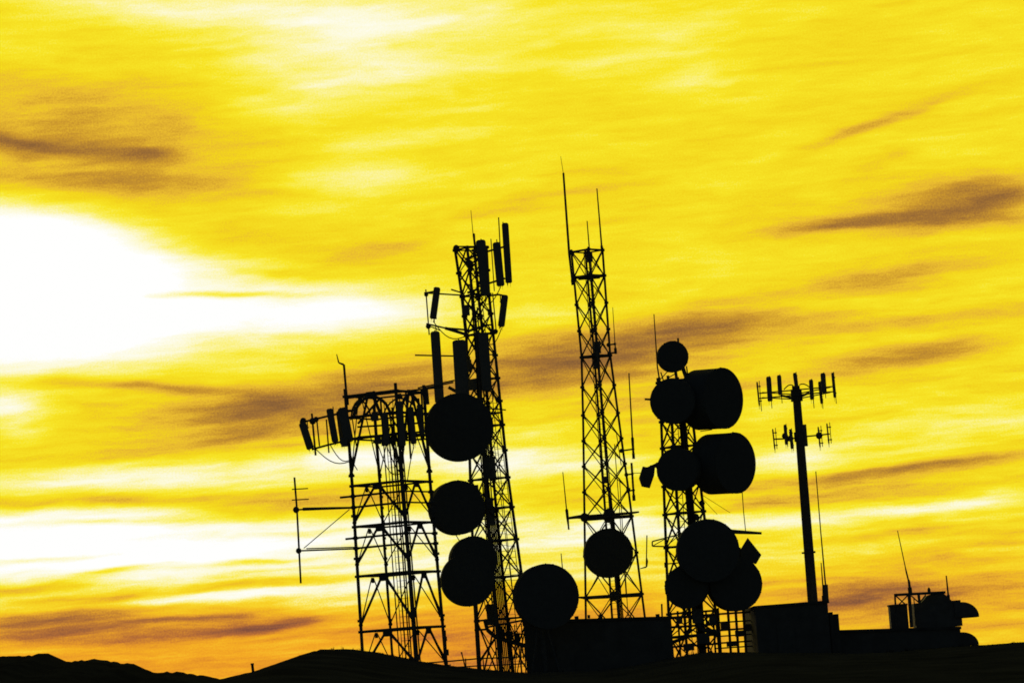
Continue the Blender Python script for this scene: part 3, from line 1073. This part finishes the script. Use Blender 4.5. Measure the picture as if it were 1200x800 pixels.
whip('whip_antenna', 'long whip on an arm right of the slender tower, above the shorter rod', [(737, 437, .03), (741, 512, .04), (741.1, 513, .075), (742.6, 537, .05)], YC, g, 0, arms=[((742, 526), (728, 528))])
whip('whip_antenna', 'short thick rod antenna right of the slender tower beside the small slanted box', [(740, 542, .055), (743, 586, .055)], YC, g, 0, arms=[((741, 555), (734, 556)), ((742.5, 574), (736, 575))])
whip('whip_antenna', 'whip at the left tip of the slender tower long side arm', [(659.5, 553, .02), (663.8, 596, .03), (664, 597, .075), (665, 606, .07), (666.5, 620, .03)], YC, g, -.2)
whip('whip_antenna', 'thin hooked rod between the slender tower and the dish-covered tower', [(758, 627, .028), (757.5, 653, .028), (758, 657, .06), (757.5, 664, .04), (750, 666, .02)], YC, g, -.2, clamp=False)
drum('dish_antenna', 'only dish on the slender tower, low across its front face', 712.5, 648, YC - 2.4, 28.5, .7, 8, 0, None, [TC.corner(1, zC(648))])

# ================================================================ TOWER D : tower hidden by dishes
TD = Lattice(YD, [((771, 444), (806, 441)), ((775, 492), (811, 489)), ((778, 567), (820, 564)), ((783, 700), (836, 696)), ((787, 790), (845, 786))], 20)
zD = lambda py: TD.zpx(py, 800)
gD = ground_z(W(815, 770, YD).x, YD) - .25
rDt = thing('lattice_tower', 'lattice tower almost hidden behind a stack of large dishes', 'tower', TD.centre(gD))
dz_ = [zD(q) for q in (446, 470, 492, 523, 545, 568, 601, 640, 680, 718, 745)] + [gD]
legs(rDt, TD, gD, zD(440), .06, dz_[:-1], .2)
xbraces(rDt, TD, dz_, .038)
rings(rDt, TD, dz_[:-1], .042)
obj('waveguide_duct', MB().line([TD.centre(gD) + Vector((.4, -.6, 0)), TD.centre(zD(600)) + Vector((.38, -.6, 0)), TD.centre(zD(470)) + Vector((.3, -.6, 0))], .2, 10), STEEL, rDt)
ladder(rDt, TD.centre(gD) + Vector((-.3, .3, 0)), TD.centre(zD(450)) + Vector((-.1, .2, 0)), .4)
JD = lambda px, py, dy=-.6: at_depth(px, py, YD, dy)
ca = []
for k in range(6):
    ox = .15 + .09 * k
    ca.append([TD.centre(gD) + Vector((ox, -.9, 0)), TD.centre(zD(620)) + Vector((ox, -.85, 0)), TD.centre(zD((480, 500, 560, 470, 600, 590)[k])) + Vector((ox * .8, -.8, 0))])
cables(rDt, ca, .035)
for (px, py, r_) in ((800, 527, .16), (818, 522, .2), (803, 545, .18), (822, 590, .18), (815, 606, .2), (770, 545, .14)):
    obj('clamp', MB().ball(JD(px, py), r_, 8), STEEL, rDt)
# top platform with short rails
m = MB().tube(JD(770, 449), JD(803, 445), .06, n=6).tube(JD(774, 437), JD(778, 450), .04, n=6).tube(JD(772, 447), JD(782, 436), .03, n=6).tube(JD(791, 434), JD(793, 449), .09, n=6).tube(JD(799, 430), JD(805, 447), .12, n=6).tube(JD(804, 430), JD(806, 444), .04, n=6).tube(JD(782, 444), JD(792, 438), .03, n=6)
obj('top_platform', m, STEEL, rDt)
# left truss arm
m = MB()
a0, a1, a2 = JD(764, 634.5, -.6), JD(797, 626, -.6), JD(797, 641, -.6)
a0b = JD(764, 640, -.6)
m.tube(a0, a1, .04, n=6).tube(a0b, a2, .04, n=6).tube(a0, a0b, .04, n=6).tube(a0b, JD(780, 631), .025, n=6).tube(JD(780, 631), JD(780, 640.5), .03, n=6).tube(JD(780, 640.5), a1, .025, n=6)
m.tube(a1, TD.corner(1, a1.z), .04, n=6).tube(a2, TD.corner(1, a2.z), .04, n=6)
obj('truss_arm', m, STEEL, rDt)
obj('side_arm', MB().tube(JD(778, 661), JD(800, 659), .035, n=6).tube(JD(779, 659), JD(779.5, 665), .06, n=6).tube(JD(783, 672), JD(795, 664), .03, n=6), STEEL, rDt)
m = MB().tube(JD(838, 620, .5), JD(862, 623.2, -.4), .12, n=8).tube(JD(862, 623.2, -.4), JD(892, 624.8, -.4), .12, .07, n=8)
obj('side_arm', m, STEEL, rDt)
obj('drop_cable', MB().line([JD(869, 572, -.4), JD(871, 600, -.4), JD(873.5, 624, -.4)], .025, 6), RUBBER, rDt)
obj('guy_wire', MB().tube(JD(822, 580), JD(855, 601), .014, n=5).tube(JD(822, 584), JD(840, 603), .014, n=5), RUBBER, rDt)
obj('guy_wire', MB().tube(JD(820, 506), JD(834, 504), .025, n=5), RUBBER, rDt)

dleg = lambda py: TD.corner(1, zD(py))
g = 'dishes on the dish-covered tower'
drum('dish_antenna', 'smallest round dish crowning the dish-covered tower', 788, 418, YD - 1.2, 18.3, .4, 10, 0, g, [dleg(418)])
drum('dish_antenna', 'left dish of the upper pair, with a stub sticking out to its left', 789.5, 470, YD - 1.8, 26.5, .8, -14, 0, g, [dleg(469)])
drum('dish_antenna', 'topmost deep drum dish, right of the upper pair under the small dish', 833, 467.5, YD - .6, 35.5, 1.9, 47, -3, g, [TD.corner(0, zD(467))])
drum('dish_antenna', 'left dish of the middle pair, beside the slanted little box', 796, 550, YD - 1.8, 25, .8, -20, 0, g, [dleg(550)])
drum('dish_antenna', 'deep drum dish right of the middle pair, above the tapered side arm', 847.5, 543, YD - .6, 35.5, 1.9, 46, -3, g, [TD.corner(0, zD(543))])
drum('dish_antenna', 'big front dish in the middle of the lowest trio of dishes', 829, 645, YD - 3.2, 36.3, .8, 6, 0, g, [dleg(645)])
drum('dish_antenna', 'lower left dish, smallest of the lowest trio', 805, 687.5, YD - 2.4, 24.8, .8, -12, 0, g, [dleg(687)])
drum('dish_antenna', 'lower right dish of the lowest trio, beneath the tilted square panel', 860, 684, YD - 1.6, 31.5, .9, 14, 0, g, [TD.corner(0, zD(684))])
obj('stub', MB().tube(W(755.5, 467.5, YD - 1.8), W(770, 468.5, YD - 1.8), .06, n=6), STEEL, rDt)
obj('stub', MB().tube(W(794.5, 396, YD - 1), W(795.5, 412, YD - 1), .06, n=6), STEEL, rDt)
whip('whip_antenna', 'thin whip left of the smallest dish on the dish-covered tower', [(766, 369, .022), (770, 430, .035), (773, 449, .04)], YD, None, -.5)
# small slanted boxes
rb = thing('box_antenna', 'little slanted five-sided box antenna left of the middle dishes', 'antenna', W(757, 558, YD - 1))
obj('housing', MB().prism([W(a_, b_, YD - 1.2) for a_, b_ in ((753, 546.5), (758, 547.5), (768, 543), (766.5, 557), (761.5, 571.5), (752, 569.5), (748.8, 560))], (0, -.3, 0), (0, .3, 0)), PAINT, rb)
obj('mount', MB().tube(W(762, 546, YD - .9), W(777, 545, YD - .6), .06, n=6).ball(W(769, 545.5, YD - .8), .12, 8).tube(W(740.5, 554, YD - 1.2), W(752, 554, YD - 1.2), .02, n=5), STEEL, rb)
rb = thing('box_antenna', 'tilted square panel antenna at lower right of the dish-covered tower', 'antenna', W(876, 642, YD - 1))
obj('housing', MB().prism([W(a_, b_, YD - 1.2) for a_, b_ in ((876, 630), (892, 650), (886, 660.5), (868, 654), (868, 643))], (0, -.25, 0), (0, .25, 0)), PAINT, rb)
obj('mount', MB().tube(W(872, 652, YD - 1.2), W(862, 650, YD - 1.0), .07, n=6).tube(W(867, 641, YD - 1.2), W(867, 655, YD - 1.2), .05, n=6), STEEL, rb)
# cable trays and boxes crowding the tower foot
m = MB()
for (py, r_) in ((722, .08), (733, .07), (745, .08), (756, .06)):
    m.tube(JD(786, py + 2, -1.3), JD(842, py - 2, -1.3), r_, n=6)
for px in (793, 801, 826, 834):
    m.tube(JD(px, 716, -1.3), JD(px + 3.5, 768, -1.3), .06, n=6)
m.line([JD(812, 706, -1.4), JD(812, 726, -1.4), JD(822, 738, -1.4), JD(842, 741, -1.4)], .13, 8)
m.line([JD(806, 704, -1.4), JD(808, 736, -1.4), JD(800, 748, -1.4), JD(788, 752, -1.4)], .1, 8)
obj('cable_tray', m, STEEL, rDt)
for (px, py, w_, h_) in ((816, 722, .6, .8), (823, 748, .7, .6), (806, 758, .6, .4), (795, 727, .35, .4), (834, 727, .4, .5)):
    obj('equipment_box', MB().box(JD(px, py, -1.45), (w_, .35, h_)), PLASTIC, rDt)
# steel rack right of the tower foot
rk = thing('equipment_rack', 'open steel pipe rack beside the foot of the dish-covered tower', 'rack', JD(860, 768, 0))
for dy in (-.5, .8):
    for px in (841, 853, 862, 871, 880):
        obj('post', MB().tube(JD(px, 712, dy), JD(px + 4, 770, dy), .055 if px in (841, 880) else .045, n=6), STEEL, rk)
for (py, r_) in ((718, .06), (728, .045), (737, .06), (744, .04), (752, .05), (758, .04)):
    obj('rail', MB().tube(JD(838, py + 1.5, -.5), JD(883, py - 1.5, -.5), r_, n=6), STEEL, rk)
for (px, py, w_, h_) in ((848, 733, .4, .5), (866, 742, .5, .35), (857, 754, .6, .3), (876, 735, .3, .4)):
    obj('junction_box', MB().box(JD(px, py, -.6), (w_, .3, h_)), PLASTIC, rk)

# ================================================================ MONOPOLE
rE = thing('monopole', 'single tapering steel pole with two tiers of small antennas', 'monopole', W(953, 712, YE))
bot = W(957, 775, YE)
topE = W(932, 447, YE)
botz = ground_z(bot.x, YE) - .2
axE = lambda py: W(932.5 + (py - 452) * (952.5 - 932.5) / (705 - 452), py, YE)
foot = axE(775)
foot.z = botz
obj('pole', MB().line([foot, axE(705), axE(560), axE(510), axE(452)], [.34, .31, .275, .26, .235], 20), STEEL, rE)
obj('pole_collar', MB().tube(axE(648), axE(646.5), .4, n=16).tube(W(939.5, 647.6, YE), W(955.5, 646, YE), .05, n=6), STEEL, rE)
obj('cable_box', MB().box(W(942.3, 510, YE), (.34, .35, 1.3)), PLASTIC, rE)
JE = lambda px, py, dy=0: at_depth(px, py, YE, dy)
PZ = axE(462)
m = MB()
# three-sided head frame: rails in front and behind
cxE = PZ.x
tri = []
for k in range(3):
    a_ = R(-90 + 120 * k + 30)
    tri.append(Vector((cxE + 2.05 * math.cos(a_), YE + 2.05 * math.sin(a_), PZ.z)))
for dz in (.12, -.18):
    m.tube(JE(889, 464 - dz * 20, -.6), JE(976, 456 - dz * 20, -.6), .04, n=6)
    m.tube(JE(893, 463 - dz * 20, -.6), Vector((cxE, YE + 1.5, PZ.z + dz)), .035, n=6)
    m.tube(JE(972, 457 - dz * 20, -.6), Vector((cxE, YE + 1.5, PZ.z + dz)), .035, n=6)
for px0, px1, s_ in ((918, 929, 1), (950, 936, -1)):
    pts = []
    for k in range(7):
        q = k / 6
        pts.append(JE(px0 + (px1 - px0) * q, 457 - 5.5 * math.sin(q * math.pi * .7) + (0 if s_ > 0 else -1), -.5))
    m.line(pts, .035, 6)
m.tube(axE(470), axE(456), .36, .33, n=16)
m.tube(JE(914, 463.5, -.4), axE(468) + Vector((0, -.3, 0)), .07, n=6).tube(JE(948, 460.5, -.4), axE(467) + Vector((0, -.3, 0)), .07, n=6)
obj('head_frame', m, STEEL, rE)
m = MB().tube(JE(906, 514.8, -.3), axE(513), .045, n=6).tube(axE(512), JE(972, 508.6, -.3), .045, n=6)
m.tube(axE(517), axE(506), .34, n=16).ball(JE(926, 514, -.3), .2, 8).ball(JE(959.5, 510.5, -.3), .22, 8).ball(JE(919.5, 511, -.3), .2, 8)
obj('arm_frame', m, STEEL, rE)

g = 'small panel antennas on the monopole upper tier'
gp = lambda lab, t_, b_, w_, dy, grp, pb=.35, ps=1.5: panel('panel_antenna', lab, t_, b_, w_, YE, grp, .14, (.06, pb), ps, dy, .022)
gp('slim edge-on panel at the left end of the monopole upper tier', (886.2, 448.5), (889, 476), 2.0, -.8, g, .35, 2.6)
gp('thick panel, second from left on the monopole upper tier', (899.5, 442.5), (901.5, 471.5), 6, -.9, g, .4)
gp('panel with tall upright shape, third from left on the monopole upper tier', (912, 440.5), (913.5, 463.5), 5.2, -.7, g, .5)
gp('panel at the very centre top of the monopole', (930.6, 437.5), (933, 455), 4.8, -.5, g, .1)
gp('panel just right of the monopole shaft on the upper tier', (949, 446), (950.5, 469.5), 5, -.9, g, .5)
gp('broad panel, second from right on the monopole upper tier', (963.2, 438), (965, 461.5), 6, -.7, g, .3)
gp('panel hanging low behind the broad one on the monopole right side', (961, 446), (964, 472), 3.6, .6, g, .3)
gp('slim edge-on panel at the right end of the monopole upper tier', (974.5, 437.8), (977.3, 467), 3.6, -.8, g)
g = 'small panel antennas on the monopole lower tier'
gp('open-framed panel at the left end of the monopole lower tier', (904.8, 503), (907.4, 526.5), 1.7, -.5, g, .0, 3.2)
gp('panel left of the monopole shaft, higher of two side by side, lower tier', (919.3, 498), (921.2, 521.5), 4, -.5, g, .1)
gp('panel touching the monopole shaft on its left, lower tier', (925.3, 503.5), (927.6, 526.5), 4, -.7, g, .1)
gp('panel right of the monopole shaft with a ball-shaped clamp, lower tier', (958, 500.5), (960.3, 524), 1.8, -.5, g, .0, 3.4)
gp('open-framed panel at the right end of the monopole lower tier', (968.2, 496.5), (970.6, 520), 1.7, -.5, g, .0, 3.4)

# ================================================================ BUILDINGS
def shell(name, label, roofpx, Y0, Y1, zb, doors=(), vents=(), parapet=.0, para_h=.12):
    """flat-roofed block from photo pixels of its front roof corners"""
    a_, b_ = W(roofpx[0][0], roofpx[0][1], Y0), W(roofpx[1][0], roofpx[1][1], Y0)
    zt = (a_.z + b_.z) / 2
    x0, x1 = a_.x, b_.x
    root = thing(name, label, 'building', Vector(((x0 + x1) / 2, (Y0 + Y1) / 2, zb)))
    za_, zb_ = a_.z, b_.z
    w_ = MB().prism([Vector((x0, 0, zb)), Vector((x1, 0, zb)), Vector((x1, 0, zb_ - .16)), Vector((x0, 0, za_ - .16))], (0, Y0, 0), (0, Y1, 0))
    obj('wall', w_, BLOCK, root)
    rf = MB().prism([Vector((x0 - .06, 0, za_ - .157)), Vector((x1 + .06, 0, zb_ - .157)), Vector((x1 + .06, 0, zb_)), Vector((x0 - .06, 0, za_))], (0, Y0 - .08, 0), (0, Y1 + .08, 0))
    obj('roof', rf, ROOFM, root)
    return root, x0, x1, zt


gz = lambda px: ground_z(W(px, 780, 214).x, 214) - .5
r1, x0, x1, zt1 = shell('equipment_shelter', 'long low flat-roofed shelter in front of the slender tower', ((613, 726.5), (786.3, 721.5)), 214, 224, gz(700))
dm = MB().box((x0 + 2.2, 213.96, gz(700) + 1.35), (.95, .07, 2.1))
dd = obj('door', dm, DOORM, r1)
obj('handle', MB().box((x0 + 2.55, 213.88, gz(700) + 1.3), (.04, .08, .18)), STEEL, dd)
obj('roof_vent', MB().tube((W(704.5, 722, 216)), W(704.2, 719, 216), .12, n=10), SHEET, r1)
for (px, py, h_) in ((776, 722, 15), (771, 722, 3), (704, 723, 3), (676, 724, 2.5)):
    p = W(px, py + 2, 218)
    obj('roof_post', MB().tube(p, W(px - .6, py - h_, 218), .05 if h_ > 5 else .12, n=6), STEEL, r1)
obj('conduit', MB().line([W(690, 720, 216), W(690, 724, 216)], .08, 6), STEEL, r1)

r2, x2, x3, zt2 = shell('equipment_shelter', 'taller flat-roofed shelter below the monopole', ((884.5, 709.5), (969.5, 703)), 214, 226, gz(930))
st = MB()
p = W(976, 716.5, 214.4)
q_ = W(983.5, 737, 214.4)
xa = x3 + .09
st.box(((xa + p.x) / 2, 219, (p.z + gz(930)) / 2), (p.x - xa, 9, p.z - gz(930)))
obj('side_annex', st, BLOCK, r2)
st = MB()
p2 = W(983.5, 718.5, 214.4)
st.box(((p.x + .01 + p2.x) / 2, 219, (p2.z + gz(930)) / 2), (p2.x - p.x - .01, 8, p2.z - gz(930)))
obj('side_annex', st, BLOCK, r2)
dd = obj('door', MB().box((x2 + 1.6, 213.96, gz(930) + 1.4), (.95, .07, 2.1)), DOORM, r2)
obj('handle', MB().box((x2 + 1.95, 213.88, gz(930) + 1.35), (.04, .08, .18)), STEEL, dd)

r3, x4, x5, zt3 = shell('equipment_shelter', 'lowest long flat-roofed shelter at the right carrying hooded vents', ((984.2, 737.6), (1125, 733.5)), 216, 226, gz(1050))
g = 'whips beside the monopole'
whip('whip_antenna', 'tall thin whip with a boxy base right of the monopole', [(956, 552, .022), (962, 625, .028), (967.3, 684, .04), (967.5, 684.5, .11), (968.2, 701, .12), (968.6, 706, .14)], 220, g, 0, clamp=False)
whip('whip_antenna', 'short thin rod standing between the monopole and the tall thin whip', [(962.2, 659, .022), (964.3, 686, .035), (965.3, 704, .06)], 220, g, 0)

# roof plant on the right shelter
YR = 219.0
JR = lambda px, py, dy=0: at_depth(px, py, YR, dy)
zr = zt3 - .1
cab = thing('roof_cabinet', 'small upright metal cabinet at the left end of the right rooftop group', 'cabinet', JR(1052, 736))


def upbox(px0, py, px1, dyc, dep, zbase):
    a_, b_ = JR(px0, py, 0), JR(px1, py, 0)
    return MB().box(((a_.x + b_.x) / 2, YR + dyc, (a_.z + zbase) / 2), (b_.x - a_.x, dep, a_.z - zbase))


obj('casing', upbox(1041.5, 709.5, 1062, 0, 1.1, zr), SHEET, cab)
obj('lid', MB().box(JR(1051.5, 708.6), (1.06, 1.2, .09)), SHEET, cab)
plant = thing('ventilation_plant', 'bulky rooftop air unit with domed top on the right shelter', 'air unit', JR(1098, 733))
obj('casing', upbox(1070.5, 706.8, 1124.5, .3, 1.8, zr), SHEET, plant)
dome = [JR(a_, b_, .3) for a_, b_ in ((1077, 707.5), (1081, 703), (1086, 697.5), (1092, 695.6), (1105, 695.2), (1109, 698.5), (1113, 702.5), (1118, 706.5))]
obj('dome', MB().prism(dome, (0, -.8, 0), (0, .8, 0)), SHEET, plant)


def hood(name, label, cpx, cpy, rx, rz, Y, dep):
    """quarter-round hood with an open, downward mouth"""
    c = W(cpx, cpy, Y)
    root = thing(name, label, 'vent hood', c, 'curved vent hoods on the right shelter')
    poly = [c + Vector((-.35, 0, 0)), c + Vector((-.35, 0, rz * PXM(Y)))]
    for k in range(11):
        a_ = R(90 - 9 * k)
        poly.append(c + Vector((rx * PXM(Y) * math.cos(a_), 0, rz * PXM(Y) * math.sin(a_))))
    obj('cowl', MB().prism(poly, (0, -dep / 2, 0), (0, dep / 2, 0)), SHEET, root)
    lip = c + Vector((rx * PXM(Y) * .5, 0, -.03))
    obj('lip', MB().box(lip, (rx * PXM(Y) * .99, dep * .98, .055)), SHEET, root)
    return root


hood('vent_hood', 'upper curved vent hood jutting right from the domed air unit', 1125.2, 722.8, 20.5, 17.5, YR, 1.5)
hood('vent_hood', 'lower curved vent hood close to the ground right of the air unit', 1126, 756, 19.5, 15.5, YR, 1.4)
fr = thing('pipe_frame', 'low braced pipe frame on the rooftop between cabinet and domed unit', 'pipe frame', JR(1066, 733, -.9))
obj('top_rail', MB().tube(JR(1046, 697.2, -.9), JR(1106, 694, -.9), .075, n=8), STEEL, fr)
for (a_, b_, c_, d_, r_) in ((1047, 697, 1049, 735, .055), (1063.5, 696, 1066.5, 735, .1), (1074.5, 695.5, 1076, 708, .08), (1069, 700, 1071.5, 733, .03)):
    obj('post', MB().tube(JR(a_, b_, -.9), JR(c_, d_, -.9), r_, n=8), STEEL, fr)
for (a_, b_, c_, d_) in ((1048, 698, 1059, 708), (1062.5, 697, 1052, 708), (1066, 698, 1075, 706), (1083, 697, 1076, 706)):
    obj('brace', MB().tube(JR(a_, b_, -.9), JR(c_, d_, -.9), .04, n=6), STEEL, fr)
whip('whip_antenna', 'leaning jointed whip on the rooftop pipe frame at the right', [(1050, 622, .018), (1059, 664, .025), (1060.5, 671, .04), (1062.5, 679, .04), (1063.3, 681, .06), (1065, 695, .07)], YR, None, -.9)
whip('whip_antenna', 'short plain rod on the domed air unit, farthest right rod of all', [(1109.3, 674, .03), (1112.3, 703, .05)], YR, None, .2)
bc = thing('beacon_lamp', 'tiny stubby beacon on the rooftop pipe frame rail', 'beacon', JR(1087, 695, -.9))
obj('lens', MB().lathe(JR(1087, 694, -.9), (0, 0, 1), [(0, .09), (.16, .09), (.25, .05), (.28, .01)], 12), SHEET, bc)
obj('base', MB().tube(JR(1087, 695.5, -.9), JR(1087, 693.8, -.9), .13, n=12), STEEL, bc)

# free standing dish by the long shelter
dE = drum('dish_antenna', 'large lone dish standing on a pedestal at the long shelter left end', 639.3, 698.5, 211.5, 37.5, .9, 14, 0, None)
pd = MB()
pc_ = wpos(dE) + Vector((-.3, 1.75, 0))
pd.tube((pc_.x, pc_.y, gz(640) - .3), (pc_.x, pc_.y, pc_.z + .6), .16, n=14)
pd.tube((pc_.x - 1.0, pc_.y - .4, gz(640) - .3), (pc_.x, pc_.y, pc_.z - .5), .06, n=8)
pd.tube((pc_.x + 1.0, pc_.y - .4, gz(640) - .3), (pc_.x, pc_.y, pc_.z - .5), .06, n=8)
obj('pedestal', pd, STEEL, dE)
obj('plinth', MB().box((pc_.x, pc_.y, gz(640) + .1), (2.6, 1.4, 1.0)), BLOCK, dE)
whip('whip_antenna', 'short thin rod rising behind the large lone pedestal dish', [(657.5, 648, .02), (660.5, 680, .03), (663, 726, .035)], 217, None)

# fence between the pipe tower and the long shelter
YF = 212.5
JF = lambda px, py, dy=0: at_depth(px, py, YF, dy)
fe = thing('rail_fence', 'low steel rail fence between pipe tower and long shelter', 'fence', JF(550, 785))
obj('rail', MB().line([JF(496, 776.5), JF(530, 774), JF(562, 771), JF(588, 770), JF(616, 769)], .04, 6), STEEL, fe)
obj('rail', MB().line([JF(518, 782), JF(545, 780.6), JF(562, 779.6), JF(588, 778.5), JF(616, 777)], .035, 6), STEEL, fe)
for (px, yt) in ((504, 775), (524, 773), (545.5, 771), (566, 769), (587, 768.5), (596, 757), (603, 756.5), (610, 757), (615, 757)):
    obj('post', MB().tube(JF(px, yt), JF(px + 1.5, 795), .035, n=6), STEEL, fe)
sk = thing('stake', 'leaning thin stake stuck in the ground behind the rail fence', 'stake', JF(546, 786, -.3))
obj('shaft', MB().tube(JF(541, 764, -.3), JF(547, 788, -.3), .03, .05, n=6), WOOD, sk)
obj('cap', MB().tube(JF(540.8, 763.4, -.3), JF(541.5, 766, -.3), .045, n=6), STEEL, sk)
mk = thing('marker_post', 'lone short post on the left slope of the knoll', 'post', W(297, 792, 207))
obj('shaft', MB().tube(W(295.6, 778, 207), W(297.5, 794, 207), .075, n=8), WOOD, mk)
obj('cap', MB().tube(W(295.5, 776.6, 207), W(295.7, 778.4, 207), .095, n=8), STEEL, mk)
# small posts at the pipe tower's right foot
mp = thing('meter_post', 'short upright pole with boxes beside the pipe tower right foot', 'post', W(522, 780, YA - 1))
obj('pole', MB().tube(W(521.5, 738, YA - 1), W(524, 786, YA - 1), .05, n=8), STEEL, mp)
obj('meter_box', MB().box(W(523, 764, YA - 1.1), (.28, .2, .34)), SHEET, mp)
obj('meter_box', MB().box(W(521.8, 748, YA - 1.1), (.2, .2, .24)), SHEET, mp)
